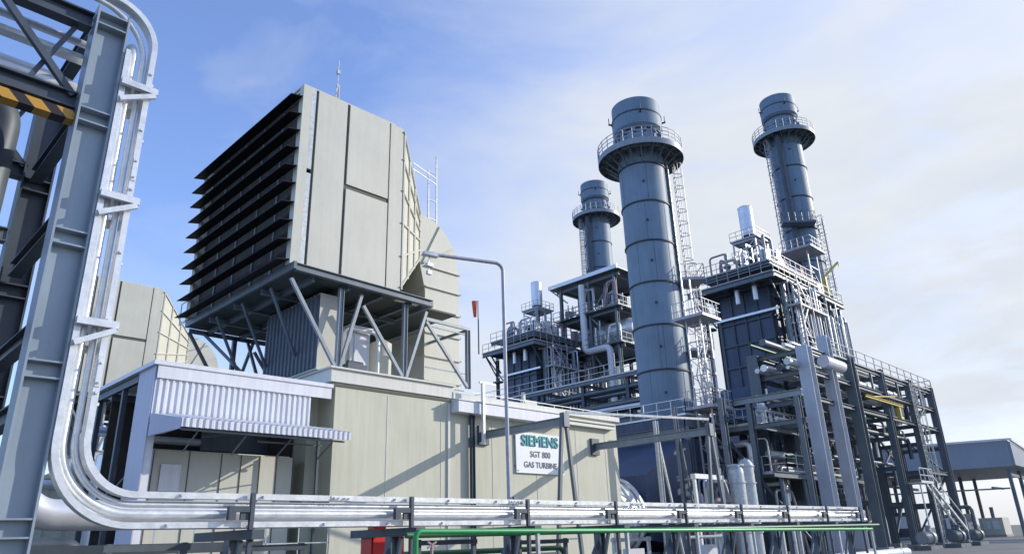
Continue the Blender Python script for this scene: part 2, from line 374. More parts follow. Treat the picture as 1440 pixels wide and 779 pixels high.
# red fire cabinet and small equipment at the foot of the run
T = thing('fire_cabinet', 'bright red cabinet under the galvanised pipe run', 'cabinet', (6.2, 8.8, 0))
m = MB(); m.box((5.93,8.7,.5),(6.48,8.95,1.79)); m.build('body', RED, T)
m = MB(); m.box((5.95,8.68,.53),(6.46,8.7,1.74)); m.build('door', RED, T)
m = MB(); m.box((6.0,8.75,1.791),(6.2,8.9,1.85)); m.build('beacon', RED, T)
m = MB(); m.bar((5.98,8.82,0),(5.98,8.82,.5),.05); m.bar((6.43,8.82,0),(6.43,8.82,.5),.05); m.each('leg', STEEL, T)
m = MB(); m.box((6.4,8.655,1.0),(6.43,8.68,1.15)); m.build('handle', STEEL, T)
def panel_stand(x, y, w, h, lab, bm_=GALV, box=WHITE):
    T = thing('instrument_stand', lab, 'instrument stand', (x, y, 0))
    m = MB(); m.bar((x-w/2,y,0),(x-w/2,y,h),.06); m.bar((x+w/2,y,0),(x+w/2,y,h),.06); m.bar((x-w/2-.06,y,h-.05),(x+w/2+.06,y,h-.05),.07,.07); m.bar((x-w/2,y,h*.55),(x+w/2,y,h*.55),.05); m.build('frame', bm_, T)
    m = MB(); m.box((x-w*.3,y-.22,h*.5),(x+w*.1,y-.03,h*.86)); m.build('box', box, T)
    m = MB(); m.tube((x+w*.25,y-.12,h*.66),(x+w*.25,y-.06,h*.66),.07,16); m.build('gauge', SIGNW, T)
    m = MB(); m.path([(x+w*.25,y-.05,h*.66),(x+w*.25,y-.05,h*.3),(x-w*.1,y-.05,h*.3),(x-w*.1,y-.05,.02)], .012, 6); m.path([(x-w*.2,y-.1,h*.5),(x-w*.2,y-.1,.02)], .02, 6); m.build('tubing', GALV, T)
panel_stand(3.1, 8.9, .8, 1.7, 'instrument stand left of all others, under the pipe bend', STEELG)
panel_stand(4.6, 9.0, .9, 1.66, 'dark framed instrument stand just left of the red cabinet', STEEL)
panel_stand(7.6, 9.1, 1.1, 1.66, 'dark framed instrument stand just right of the red cabinet', STEEL)
panel_stand(9.9, 9.2, 1.2, 1.62, 'instrument stand under the pipe run below the white sign', STEEL, BEIGE)
panel_stand(12.8, 9.4, 1.2, 1.6, 'instrument stand under the pipe run below the round silver casing', GALV)
panel_stand(16.0, 9.6, 1.4, 1.6, 'instrument stand under the far part of the pipe run', GALV)
m = MB(); m.path([(2.9,9.4,.02),(2.9,9.4,1.25),(4.9,9.4,1.25),(4.9,9.4,.02)], .05, 12, .15); single(m, 'looped_pipe', GALV, 'small grey looped pipe low behind the first pipe stand', 'pipe')
m = MB(); m.path([(6.6,9.6,.02),(6.6,9.6,1.45),(10.9,9.6,1.45),(10.9,9.6,.02)], .045, 12, .15); single(m, 'looped_pipe', GREEND, 'dark green looped pipe low behind the green handrail', 'pipe')
m = MB(); m.tube((9.0,11.6,.62),(36,11.6,.62),.17,16)
for k in range(9): m.tube((11+3*k,11.6,.62),(11.1+3*k,11.6,.62),.19,16)
single(m, 'ground_pipe', WHITE, 'long white pipe lying low on sleepers behind the handrail', 'pipe')
for k in range(9):
    m = MB(); m.hexa([(10+3*k-.15,11.3,0),(10+3*k+.15,11.3,0),(10+3*k+.15,11.9,0),(10+3*k-.15,11.9,0),(10+3*k-.1,11.4,.46),(10+3*k+.1,11.4,.46),(10+3*k+.1,11.8,.46),(10+3*k-.1,11.8,.46)])
    single(m, 'concrete_sleeper', CONC, 'small concrete block under the long white ground pipe', 'sleeper', 'blocks under the white ground pipe')

# ------------------------------------------------------------------ gas turbine enclosure
def enclosure():
    T = thing('turbine_enclosure', 'long beige turbine enclosure wall with the white sign on it', 'building', (23, 28, 0))
    m = MB(); m.box((14.47,24,0),(32.1,33,7.55)); m.build('wall', BEIGE2, T)
    # darker side wall slabs of the recessed left end
    m = MB(); m.box((14.05,25.2,0),(14.468,33,7.3)); m.build('side_wall', BEIGE2, T)
    m = MB()
    for x in (16.9, 19.7, 22.7, 25.6, 28.6, 31.0): m.box((x,23.985,0),(x+.03,24.0,7.3))
    for x in (20.05,): m.box((x,23.93,0),(x+.12,24.0,7.3))
    m.build('panel_joint', CREAM, T)
    m = MB(); m.box((14.2,23.9,7.55),(20.3,33.1,8.06)); m.box((14.1,23.8,8.06),(20.4,33.2,8.13)); m.build('parapet', CREAM, T)
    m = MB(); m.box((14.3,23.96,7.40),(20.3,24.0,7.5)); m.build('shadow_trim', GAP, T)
    m = MB(); m.box((20.3,23.86,7.55),(32.3,33.1,7.80)); m.build('roof_edge', CREAM, T)
    m = MB(); m.box((20.25,23.45,6.92),(27.2,23.995,7.42)); m.box((20.2,23.40,7.42),(27.25,23.995,7.46)); m.build('gutter_box', WHITE, T)
    m = MB(); m.box((27.3,23.7,7.05),(31.6,23.995,7.35)); m.build('cornice', CREAM, T)
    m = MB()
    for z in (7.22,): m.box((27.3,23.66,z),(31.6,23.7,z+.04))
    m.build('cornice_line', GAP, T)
    m = MB(); railing(m, [(20.6,24.3,7.8),(32,24.3,7.8)], .25, 2.5, .02, (), False); m.build('roof_rail', GALV, T)
    for i,(x,y,sx,sy,h) in enumerate(((24.5,29,1.6,1.4,.9),(28.2,30,1.2,1.2,.7),(30.5,27,.8,.8,.5))):
        m = MB(); m.box((x,y,7.8),(x+sx,y+sy,7.8+h)); m.box((x-.1,y-.1,7.8+h),(x+sx+.1,y+sy+.1,7.9+h)); m.build('roof_vent', CREAM, T)
    return T
ENC = enclosure()
# sign
T = thing('company_sign', 'white sign with teal SIEMENS lettering on the beige enclosure wall', 'sign', (25.75, 23.96, 4.5))
m = MB(); m.box((24.15,23.90,4.55),(27.5,23.96,6.42)); m.build('sign_board', SIGNW, T)
m = MB()
for bx in (24.25,27.4):
    for bz in (4.65,6.32): m.tube((bx,23.885,bz),(bx,23.899,bz),.035,10)
m.box((24.1,23.962,4.8),(27.55,23.98,4.9)); m.box((24.1,23.962,6.1),(27.55,23.98,6.2)); m.build('fixings', STEELG, T)
text_mesh('SIEMENS', .70, TEAL, T, (25.8,23.87,6.03), (R(90),0,0), 'lettering', .004, 1.0, .02)
text_mesh('SGT 800', .40, GREYT, T, (25.8,23.89,5.42), (R(90),0,0), 'lettering', .004, 1.0, .006)
text_mesh('GAS TURBINE', .38, GREYT, T, (25.8,23.89,4.93), (R(90),0,0), 'lettering', .004, 1.0, .006)

# ------------------------------------------------------------------ air intake house on its stilts
def intake():
    T = thing('air_intake_house', 'large beige filter house with black louvres, on braced stilts nearest the camera', 'intake house', (17, 28, 8))
    z0, z1 = 11.92, 20.05
    m = MB(); m.box((12.75,24.02,z0),(16.9,34,z1)); m.build('casing', GAP, T)
    for x0, x1, a, b in ((12.85,14.28,z0,z1),(14.42,16.55,16.10,z1),(14.42,16.55,z0,15.88),(16.62,16.9,z0,z1)):
        m = MB(); m.box((x0,23.96,a),(x1,24.018,b)); m.build('side_panel', BEIGE, T)
    m = MB(); m.box((12.55,24.0,z0),(12.748,24.1,16.0)); m.box((12.55,24.0,16.2),(12.748,24.1,z1)); m.build('corner_channel', GALV, T)
    m = MB(); m.box((12.15,24.0,z0),(12.548,24.35,z1)); m.box((12.15,33.65,z0),(12.748,34.0,z1)); m.box((12.2,24.351,z1-.15),(12.748,33.649,z1)); m.build('front_frame', BEIGE, T)
    m = MB(); m.box((12.5,24.36,z0),(12.745,33.64,z1-.16)); m.build('dark_mesh', MESHM, T)
    m = MB()
    for yy in (26.2,28.0,29.9,31.8): m.box((12.44,yy,z0),(12.498,yy+.12,z1-.16))
    m.build('mullion', STEELG, T)
    n = 10
    for i in range(n):
        z = 19.5 - i * .82 + (.02, -.015, .01, 0, -.02)[i % 5]
        m = MB(); m.hexa([(11.62,24.05,z-.13),(12.15,24.05,z-.02),(12.15,34.0,z-.02),(11.62,34.0,z-.13),(11.62,24.05,z-.10),(12.15,24.05,z+.01),(12.15,34.0,z+.01),(11.62,34.0,z-.10)])
        b = m.build('louvre_blade', BLACK, T)
        m = MB(); m.box((11.595,24.04,z-.15),(11.618,34.01,z-.085)); m.build('lit_blade_edge', STEELL, b)  # paler strip paints the light on the blade's outer edge
    m = MB(); m.box((12.15,24.0,z1+.001),(16.9,34,z1+.06)); m.build('roof', BEIGE, T)
    # transition cone
    A = [(17.35,24.0),(17.35,34.0)]; B0 = 20.7
    m = MB(); m.box((16.902,24.0,z0),(17.35,34.0,z1)); m.build('collar', BEIGE, T)
    def cone_pt(f, v, side):   # f along x, v height 0..1
        x = 17.352 + (B0-17.352)*f; y = 24.0 + 3.0*f if side == 0 else 34 - 1.5*f
        lo = z0 + (15.2-z0)*f; hi = z1 + (17.7-z1)*f
        return Vector((x, y, lo + (hi-lo)*v))
    m = MB(); m.hexa([cone_pt(0,0,0),cone_pt(1,0,0),cone_pt(1,0,1),cone_pt(0,0,1),cone_pt(0,1,0),cone_pt(1,1,0),cone_pt(1,1,1),cone_pt(0,1,1)]); m.build('transition_duct', BEIGE, T)
    m = MB(); o = Vector((0.02,-.05,0))
    for v in (0.02,.2,.4,.6,.8,.98): m.bar(cone_pt(0,v,0)+o, cone_pt(1,v,0)+o, .07, .07)
    for f in (.03,.33,.66,.98): m.bar(cone_pt(f,0,0)+o, cone_pt(f,1,0)+o, .08, .08)
    m.build('stiffening_rib', BEIGE, T)
    # elbow duct, extruded in y
    prof = [(21.1,8.15),(21.1,13.6)]
    prof += [(20.7,15.18),(20.7,17.7)]
    for k in range(9):
        t = R(90 - k*90/8); prof.append((20.75 + 2.6*math.cos(t), 14.9 + 2.85*math.sin(t)))
    prof.append((23.35,8.15))
    n = len(prof); m = MB()
    m._q([(x,27.0,z) for x,z in prof]+[(x,33.0,z) for x,z in prof], [tuple(range(n)), tuple(range(n,2*n))[::-1]] + [(i,(i+1)%n,n+(i+1)%n,n+i) for i in range(n)])
    m.build('elbow_duct', BEIGE, T)
    m = MB()
    for z in (9.0,10.2,11.4,12.6,13.8,14.9): m.box((21.05,26.9,z),(23.42,26.998,z+.07))
    for a in (30,60): t = R(a); m.bar((20.9,26.95,15.0),(20.75+2.6*math.cos(t),26.95,14.9+2.85*math.sin(t)),.08,.08)
    for z in (9.0,10.2,11.4,12.6,13.8): m.box((23.352,26.9,z),(23.42,33.0,z+.07)); m.box((21.02,27,z),(21.098,33.0,z+.07))
    m.build('duct_rib', BEIGE, T)
    # deck and stilts
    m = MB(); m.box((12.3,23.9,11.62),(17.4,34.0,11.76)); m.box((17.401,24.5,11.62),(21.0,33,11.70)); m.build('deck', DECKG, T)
    m = MB()
    m.ibeam((12.3,23.8,11.74),(19.0,23.8,11.62),.2,.30,.03); m.bar((12.25,23.7,11.78),(12.25,34.1,11.78),.12,.30); m.bar((19.0,23.8,11.62),(19.0,33,11.62),.15,.28)
    for x in (13.2,14.8,16.4,18.0): m.ibeam((x,23.95,11.5),(x,33.9,11.5),.16,.24,.02)
    for y in (26.5,29,31.5,33.8): m.ibeam((12.3,y,11.42),(18.9,y,11.42),.14,.2,.02)
    m.build('deck_beam', STEELG, T)
    m = MB(); railing(m, [(12.2,34.15,11.9),(12.2,34.9,11.9)],1.1,.8,.025); m.build('deck_rail', GALV, T)
    for y in (24.1, 33.8):
        for x in (14.55, 17.75, 21.38):
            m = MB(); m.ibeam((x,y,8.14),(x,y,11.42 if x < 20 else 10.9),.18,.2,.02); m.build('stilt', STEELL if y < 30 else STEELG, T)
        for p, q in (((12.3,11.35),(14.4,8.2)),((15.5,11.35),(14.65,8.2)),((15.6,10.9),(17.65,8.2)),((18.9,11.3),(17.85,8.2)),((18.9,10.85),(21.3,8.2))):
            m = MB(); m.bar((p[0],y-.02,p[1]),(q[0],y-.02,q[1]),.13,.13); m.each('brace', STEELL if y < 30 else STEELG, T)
    m = MB(); m.bar((18.9,24.1,10.98),(21.5,24.1,10.95),.12,.14); m.bar((18.9,24.1,10.7),(21.4,24.1,10.66),.06,.06); m.bar((18.9,24.1,8.8),(21.4,24.1,8.8),.05,.05); m.bar((21.4,24.2,10.9),(21.4,33.7,10.9),.1,.12); m.each('tie_beam', STEELL, T)
    m = MB()
    for y in (25.5,28,30.5): m.bar((12.2,y,11.3),(14.5,y+1.2,8.2),.1,.1)
    m.bar((13.0,33.8,11.4),(14.6,30.5,8.2),.12); m.bar((15.2,33.8,11.4),(14.6,30.5,8.2),.12)
    m.each('inner_brace', STEELG, T)
    m = MB(); m.box((14.0,24.75,8.14),(14.95,29.2,11.3)); m.build('drop_duct', BEIGE, T)
    m = MB(); corr(m, (13.98,24.77,11.25), (0,4.4,0), (0,0,-3.05), 14, .05, (-1,0,0)); m.build('drop_duct_shade_sheet', STEEL, T)  # dark corrugated cover, the deep shade of this face put into its colour
    
    return T
INT = intake()
m = MB()
for dx, dy in ((0,0),(.36,0),(.18,.3)): m.bar((15.3+dx,27+dy,20.1),(15.45+dx*.3,27.08,23.3),.05)
for k in range(8): z = 20.4+k*.38; m.bar((15.3+k*.02,27.02,z),(15.62-k*.02,27.1,z+.3),.04)
m.bar((15.48,27.08,23.2),(15.48,27.08,24.7),.045); m.box((15.4,27.0,23.9),(15.56,27.16,24.1))
single(m, 'lightning_mast', GALV, 'thin lattice lightning mast on the roof of the near louvred filter house', 'mast')
T = thing('duct_ladder', 'galvanised ladder frame standing on the curved beige duct', 'ladder', (22, 27.2, 15))
m = MB(); m.bar((21.95,27.2,16.6),(21.95,27.2,21.7),.07); m.bar((21.4,27.2,17.2),(21.4,27.2,20.7),.07)
for z in (17.8,18.9,20.6): m.bar((21.4,27.2,z),(21.95,27.2,z),.05)
m.build('frame', GALV, T)
m = MB(); m.bar((19.6,26.2,20.0),(21.95,27.2,20.3),.04); m.bar((19.6,26.2,19.65),(21.95,27.2,19.95),.04); m.bar((19.7,26.25,19.2),(19.7,26.25,20.0),.04); m.build('hand_rail', GALV, T)
m = MB(); m.box((16.0,25.6,8.14),(17.0,26.6,10.4)); m.box((15.9,25.5,10.4),(17.1,26.7,10.5)); m.box((16.2,25.55,8.4),(16.8,25.599,10.1))
single(m, 'roof_cabinet', WHITE, 'white cabinet under the deck of the near louvred filter house', 'cabinet')
m = MB(); m.box((15.2,24.35,8.14),(16.1,24.9,8.5)); m.tube((15.3,24.6,8.55),(16.0,24.6,8.55),.12,12)
single(m, 'floodlight_box', STEEL, 'small dark box on the parapet between the braced stilts', 'box')
m = MB(); m.tube((18.2,26.5,8.14),(18.2,26.5,10.2),.5,24); m.tube((18.2,26.5,10.2),(18.2,26.5,10.4),.5,24,.2)
single(m, 'oil_tank', BEIGE, 'upright beige drum behind the braced stilts', 'tank')
m = MB(); m.path([(15.6,25.4,8.14),(15.6,25.4,10.3),(17.3,25.4,10.3),(17.3,25.4,8.14)], .09, 12, .3); single(m, 'roof_pipe', SILVER, 'small silver looped pipe in front of the white roof cabinet', 'pipe')

# crane-rail beams bracketed off the wall
for i, (x, y1, lab) in enumerate(((22.1, 18.9, 'left horizontal grey box beam sticking out of the wall, shadow below it'), (30.06, 17.0, 'right horizontal grey box beam sticking out of the wall past the sign'))):
    T = thing('cantilever_beam', lab, 'beam', (x, 24, 5.6), 'beams jutting from the enclosure wall')
    z = 6.08
    m = MB(); m.ibeam((x, 23.9, z), (x, y1, z), .22, .34, .03); m.each('beam', STEELL, T)
    m = MB(); m.box((x-.3, 23.86, z-.42), (x+.3, 23.998, z+.42)); m.build('wall_plate', STEEL, T)
    for dx in (-.65, .55):
        m = MB(); m.bar((x-.1+dx*.15, y1+.1, z+.25), (x+dx*1.35-.1, y1+.1, 0), .13, .13); m.each('leg', STEELG, T)
    m = MB(); m.bar((x-.62, y1+.1, 1.6), (x+.45, y1+.1, 1.6), .05); m.box((x-.22, y1-.02, z-.25), (x+.1, y1+.22, z+.32)); m.build('head_frame', STEELG, T)
m = MB(); m.bar((22.1,18.95,6.42),(30.0,17.1,6.6),.09,.1)
single(m, 'tie_rail', GALV, 'thin galvanised rail linking the outer ends of the two wall beams', 'rail')
m = MB(); m.ibeam((21.35,23.82,0),(21.35,23.82,6.9),.16,.2,.02)
single(m, 'wall_column', STEEL, 'dark narrow column standing against the wall, left of the sign', 'column')
m = MB(); m.bar((21.55,23.3,5.6),(21.55,23.3,8.3),.13,.13); m.bar((21.35,23.3,8.3),(22.3,23.3,8.3),.08)
single(m, 'gutter_bracket', GALVL, 'short galvanised post on the gutter above the wall beam', 'bracket')

T = thing('pump_unit', 'dark pump unit low behind the bent pipes at far left', 'pump', (2.4, 10.6, 0))
m = MB(); m.box((1.5,10.3,.01),(3.2,11.1,.5)); m.build('base_frame', STEEL, T)
m = MB(); m.tube((1.6,10.7,1.0),(2.6,10.7,1.0),.38,20); m.tube((2.6,10.7,1.0),(3.1,10.7,1.0),.3,20)
for q in range(8): m.tube((1.65+q*.11,10.7,1.0),(1.68+q*.11,10.7,1.0),.42,20)
m.build('motor', STEELG, T)
m = MB(); m.path([(2.9,10.7,1.2),(2.9,10.7,1.72),(1.2,10.7,1.72)], .09, 12, .2); m.build('outlet_pipe', STEEL, T)
T = thing('cable_ladder', 'dark horizontal cable ladder low behind the bend of the galvanised bundle', 'cable tray', (3, 9.9, 1.5))
m = MB(); m.bar((1.0,9.6,1.64),(4.8,9.6,1.64),.05,.12); m.bar((1.0,10.05,1.64),(4.8,10.05,1.64),.05,.12); m.build('side_rail', STEEL, T)
m = MB()
for q in range(13): m.bar((1.1+q*.3,9.62,1.62),(1.1+q*.3,10.03,1.62),.03)
m.build('rungs', STEELG, T)
m = MB()
for xx in (1.4,4.4): m.bar((xx,9.82,0),(xx,9.82,1.58),.09)
m.each('leg', STEEL, T)
# lamp post
T = thing('lamp_post', 'slim galvanised lamp post with long side arm in front of the enclosure', 'lamp post', (15.8, 16, 0))
P = Vector((20.75,21,0))
m = MB(); m.path([(15.8,16,0),(15.8,16,10.4),(13.37,16.72,10.32)], .06, 14, .27, 8); m.build('pole', RAIL, T)
m = MB(); m.hexa([(12.95,16.65,10.23),(13.49,16.57,10.23),(13.53,16.76,10.23),(12.99,16.88,10.23),(13.03,16.69,10.36),(13.45,16.61,10.38),(13.49,16.73,10.38),(13.03,16.80,10.36)]); m.build('lamp_head', GALV, T)
m = MB(); m.bar((13.22,16.73,10.23),(13.22,16.73,9.68),.025); m.box((13.11,16.65,9.87),(13.34,16.80,9.98)); m.box((13.14,16.67,9.60),(13.30,16.78,9.72)); m.build('camera_box', GALV, T)
m = MB(); m.box((15.68,15.88,0),(15.92,16.12,.6)); m.box((15.6,15.8,.004),(16.0,16.2,.04)); m.build('base', GALVL, T)
m = MB(); m.box((15.86,15.84,2.2),(16.03,15.93,2.85)); m.build('junction_box', STEELG, T)

# ------------------------------------------------------------------ canopy building with corrugated front
T = thing('canopy_building', 'white shelter with corrugated fascia and awning left of the turbine enclosure', 'building', (11, 27, 0))
m = MB(); m.box((7.75,23.85,7.28),(14.3,30.2,7.42)); m.build('roof', WHITE, T)
m = MB(); m.box((7.9,23.9,6.86),(14.25,23.96,7.279)); m.build('fascia', WHITE, T)
m = MB(); corr(m, (7.9,24.0,6.88), (5.55,0,0), (0,0,-1.45), 27, .045, (0,-1,0)); m.build('corrugated_front', WHITE, T)
m = MB(); corr(m, (8.3,23.85,5.72), (5.95,0,0), (0,-1.4,-.32), 30, .045, (0,0,1)); m.build('awning', WHITE, T)
m = MB(); corr(m, (8.3,22.43,5.42), (5.95,0,0), (0,0,-.27), 30, .04, (0,-1,0)); m.build('awning_lip', WHITE, T)
m = MB(); m.hexa([(7.86,23.8,5.0),(8.29,22.45,5.1),(8.295,23.8,5.1),(7.87,23.9,5.0),(7.86,23.8,5.7),(8.29,22.45,5.42),(8.295,23.8,5.72),(7.87,23.9,5.7)]); m.build('awning_cheek', WHITE_SHADED, T)
m = MB(); m.bar((8.35,22.6,5.1),(14.1,22.6,5.1),.06); m.bar((8.35,23.6,5.3),(14.1,23.6,5.3),.06)
for x in (9.0,10.6,12.2,13.8): m.bar((x,22.6,5.1),(x,23.9,5.3),.05); m.bar((x,23.9,4.6),(x,22.9,5.1),.04)
m.bar((11.2,23.3,5.0),(13.6,23.3,5.0),.05); m.bar((9.3,23.3,5.0),(10.8,23.7,5.3),.04)
m.build('awning_frame', STEELG, T)
m = MB(); m.box((7.86,24.02,0),(7.9,25.5,7.278)); m.build('side_panel', WHITE_SHADED, T)
m = MB(); m.box((7.9,24.05,0),(8.12,24.2,5.4)); m.build('corner_post', WHITE, T)
m = MB()
for y in (27.2,29.9): m.bar((8.0,y,0),(8.0,y,7.27),.16)
for y in (25.7,28.5): m.bar((7.95,y,6.9),(14.2,y,6.9),.14,.2)
m.bar((7.95,25.6,7.1),(7.95,30,7.1),.14,.22); m.bar((13.85,23.95,0),(13.85,23.95,5.4),.09); m.bar((8.0,25.6,4.0),(8.0,29.8,2.6),.07); m.bar((8.0,27.2,3.2),(8.0,29.8,3.2),.08)
m.build('frame', STEEL, T)
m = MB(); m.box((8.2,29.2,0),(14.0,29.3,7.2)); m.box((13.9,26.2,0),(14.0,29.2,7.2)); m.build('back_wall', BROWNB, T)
m = MB(); m.box((11.2,28.0,5.2),(14,28.1,6.4)); m.build('inner_duct', STEELG, T)
T = thing('switch_cabinets', 'row of pale beige electrical cabinets under the corrugated awning', 'cabinets', (11, 26, 0))
xs = [8.5,9.65,10.75,11.45,12.15,12.8,13.45]
for i, (a, b) in enumerate(zip(xs, xs[1:])):
    m = MB(); m.box((a+.01,25.0,1.2),(b-.01,26.2,4.74)); c = m.build('cabinet', BEIGE, T)
    m = MB(); m.box((a+.06,24.96,1.3),(b-.06,24.998,4.25)); m.box((a+.06,24.96,4.3),(b-.06,24.998,4.68)); d = m.build('door', BEIGE, c)
    m = MB(); m.box((b-.2,24.92,2.9),(b-.15,24.958,3.2)); m.box((a+.3,24.94,4.45),(a+.42,24.958,4.52)); m.build('handle', STEEL, c)
m = MB()
for xx in xs: m.box((xx-.012,24.97,1.2),(xx+.012,25.02,4.74))
m.build('joint', GAP, T)
m = MB(); m.box((8.75,24.93,3.45),(9.4,24.957,4.3)); m.build('window', WHITE, T)
m = MB(); m.box((8.4,24.9,1.0),(13.5,26.3,1.19)); m.build('plinth', STEELG, T)
m = MB()
for x in (8.6,10,11.5,13.3):
    for y in (25.0,26.1): m.bar((x,y,0),(x,y,1.0),.1)
m.each('plinth_leg', STEELG, T)
m = MB(); m.box((8.4,25.2,4.741),(13.4,26.0,4.8)); m.build('top_plate', CREAM, T)
T = thing('walkway_platform', 'low steel walkway with rails in front of the beige cabinets', 'platform', (11, 24, 0))
m = MB(); m.box((8.3,23.4,1.15),(14.2,24.7,1.22)); m.build('deck', STEEL, T)
m = MB(); railing(m, [(8.3,23.45,1.2),(14.2,23.45,1.2)], 1.05, 1.2, .022); m.build('railing', GALV, T)
m = MB()
for x in (8.4,11,14): m.bar((x,23.5,0),(x,23.5,1.15),.1); m.bar((x,24.5,0),(x,24.5,1.15),.1)
m.each('leg', STEEL, T)
# things seen through the open side of the shelter
m = MB(); m.tube((9.5,31.5,0),(9.5,31.5,5.2),.9,32); m.tube((9.5,31.5,5.2),(9.5,31.5,5.7),.9,32,.3)
single(m, 'storage_tank', SILVER, 'upright silver tank behind the open side of the white shelter', 'tank')
m = MB(); m.path([(10.8,32,0),(10.8,32,6.2),(8.2,32,6.2),(8.2,33,4.2),(6.0,33,4.2)], .2, 16, .4); single(m, 'lagged_pipe', SILVER, 'bent silver pipe above the tank behind the white shelter', 'pipe')
m = MB(); m.box((4.5,33,0),(8.8,38,4.4)); m.box((4.4,32.9,4.4),(8.9,38.1,4.55))
for k in range(6): m.box((4.7+k*.7,32.95,.2),(4.75+k*.7,32.999,4.3))
single(m, 'transformer_house', BEIGE2, 'small beige block house far behind the white shelter', 'building')
m = MB(); m.path([(9.0,28.2,0),(9.0,28.2,5.5),(12.5,28.2,5.5)], .14, 14, .3); m.path([(9.6,28.5,0),(9.6,28.5,4.8),(12.5,28.5,4.8)], .1, 12, .3)
single(m, 'valve_piping', GALVL, 'pair of pale bent pipes inside the white shelter', 'pipes')

# second unit copies
ENC2 = copy_tree(ENC, (0,30,0), 'beige turbine enclosure of the rear unit, mostly hidden behind the shelter')
INT2 = copy_tree(INT, (0,29.6,-.1), 'smaller looking beige filter house far behind, seen left beyond the white shelter')

# ------------------------------------------------------------------ chimneys
def stack(x, y, zb, zt, bands, label, ring_z, base_name='stack'):
    T = thing('exhaust_stack', label, 'chimney stack', (x, y, zb))
    r = 1.95; c = (x, y, 0)
    m = MB(); m.lathe(c, [(r, zb), (r, ring_z + 1.2)], 64); m.build('shaft', STACK, T)
    for z in bands:
        m = MB(); m.lathe(c, [(r+.005, z-.06), (r+.09, z-.06), (r+.09, z+.06), (r+.005, z+.06)], 64); m.build('flange_band', STACKD, T)
    m = MB(); zz = [zb] + list(bands) + [ring_z]
    for i_, (za, zc) in enumerate(zip(zz, zz[1:])):
        for t in (2.7 + (i_ % 3)*.5, 3.9 + (i_ % 2)*.7, 4.9 - (i_ % 3)*.3):
            m.bar((x+(r+.004)*math.cos(t), y+(r+.004)*math.sin(t), za+.08), (x+(r+.004)*math.cos(t), y+(r+.004)*math.sin(t), zc-.08), .014, .014)
        t = 3.75; m.bar((x+r*math.cos(t), y+r*math.sin(t), (za+zc)/2), (x+(r+.12)*math.cos(t), y+(r+.12)*math.sin(t), (za+zc)/2), .16)
    m.build('seam', STACKD, T)
    m = MB()
    m.lathe(c, [(r-.06, ring_z+1.2), (r-.06, zt-2.7)], 64); m.lathe(c, [(r+.1, ring_z+1.1), (r+.1, ring_z+1.25), (r-.05, ring_z+1.25)], 64); m.build('neck', STACK, T)
    m = MB(); m.lathe(c, [(r-.1, zt-2.9), (r+.2, zt-2.55), (r+.2, zt-1.35)], 64); m.lathe(c, [(r+.14, zt-1.30), (r+.14, zt), (r-.05, zt), (r-.05, zt-2.0)], 64); m.lathe(c, [(r-.06, zt-1.4), (0.01, zt-1.4)], 64); m.build('cap', STACK, T)
    m = MB(); m.lathe(c, [(r+.22, zt-1.38), (r+.24, zt-1.38), (r+.24, zt-1.28), (r+.1, zt-1.28)], 64); m.lathe(c, [(r-.02, zt-3.0), (r+.06, zt-3.0), (r+.06, zt-2.88), (r-.02, zt-2.88)], 64); m.build('cap_band', STACKD, T)
    m = MB()
    for k in range(14):
        t = 2*math.pi*k/14; a = Vector((math.cos(t), math.sin(t), 0)); p = Vector(c) + a*(r-.02)
        m.bar(p + Vector((0,0,ring_z+1.9)), p + a*.25 + Vector((0,0,ring_z+1.9)), .22, .3)
        m.tube(tuple(p + Vector((0,0,ring_z+1.3))), tuple(p + Vector((0,0,zt-3))), .05, 6)
    m.build('nozzle', STACK, T)
    m = MB()
    for t in (0.5, 2.4, 3.9, 5.4):
        a = Vector((math.cos(t), math.sin(t), 0)); p = Vector(c) + a*(r+.2); m.bar(p + Vector((0,0,zt-1.6)), p + a*.35 + Vector((0,0,zt-1.5)), .12); m.bar(p + a*.3 + Vector((0,0,zt-1.6)), p + a*.3 + Vector((0,0,zt-.9)), .05)
    m.build('lug', STACKD, T)
    # ring platform
    ro = 3.6
    m = MB(); m.lathe(c, [(r+.01, ring_z), (ro, ring_z), (ro, ring_z+.08), (r+.01, ring_z+.08)], 64); m.build('platform_deck', STEELG, T)
    m = MB(); m.lathe(c, [(ro-.02, ring_z-.32), (ro+.03, ring_z-.32), (ro+.03, ring_z+.2), (ro-.02, ring_z+.2)], 64)
    m.lathe(c, [(r+.9, ring_z-.2), (r+.95, ring_z-.2), (r+.95, ring_z-.01)], 48); m.build('platform_skirt', STEELL, T)
    m = MB()
    for k in range(20):
        t = 2*math.pi*k/20; a = Vector((math.cos(t), math.sin(t), 0))
        m.bar(Vector(c)+a*(r+.02)+Vector((0,0,ring_z-.12)), Vector(c)+a*(ro-.03)+Vector((0,0,ring_z-.12)), .08, .22)
        m.bar(Vector(c)+a*(r+.02)+Vector((0,0,ring_z-1.25)), Vector(c)+a*(ro-.4)+Vector((0,0,ring_z-.2)), .08, .1)
    m.build('platform_bracket', STEELG, T)
    m = MB(); n = 28
    for k in range(n):
        t0 = 2*math.pi*k/n; t1 = 2*math.pi*(k+1)/n
        p = Vector((x+ro*math.cos(t0), y+ro*math.sin(t0), ring_z)); q = Vector((x+ro*math.cos(t1), y+ro*math.sin(t1), ring_z))
        m.bar(p, p+Vector((0,0,1.25)), .05)
        for h in (1.25, .9, .55): m.bar(p+Vector((0,0,h)), q+Vector((0,0,h)), .045)
    m.build('platform_railing', RAIL, T)
    return T
bands = [9.76+3.5*i for i in range(7)]
ST1 = stack(46.7, 30, 9.3, 37.1, bands, 'tallest looking blue-grey chimney, nearest of three, with ring platform', 32.0)
d = Vector((.70,-.71,0)); s = Vector((.71,.70,0))
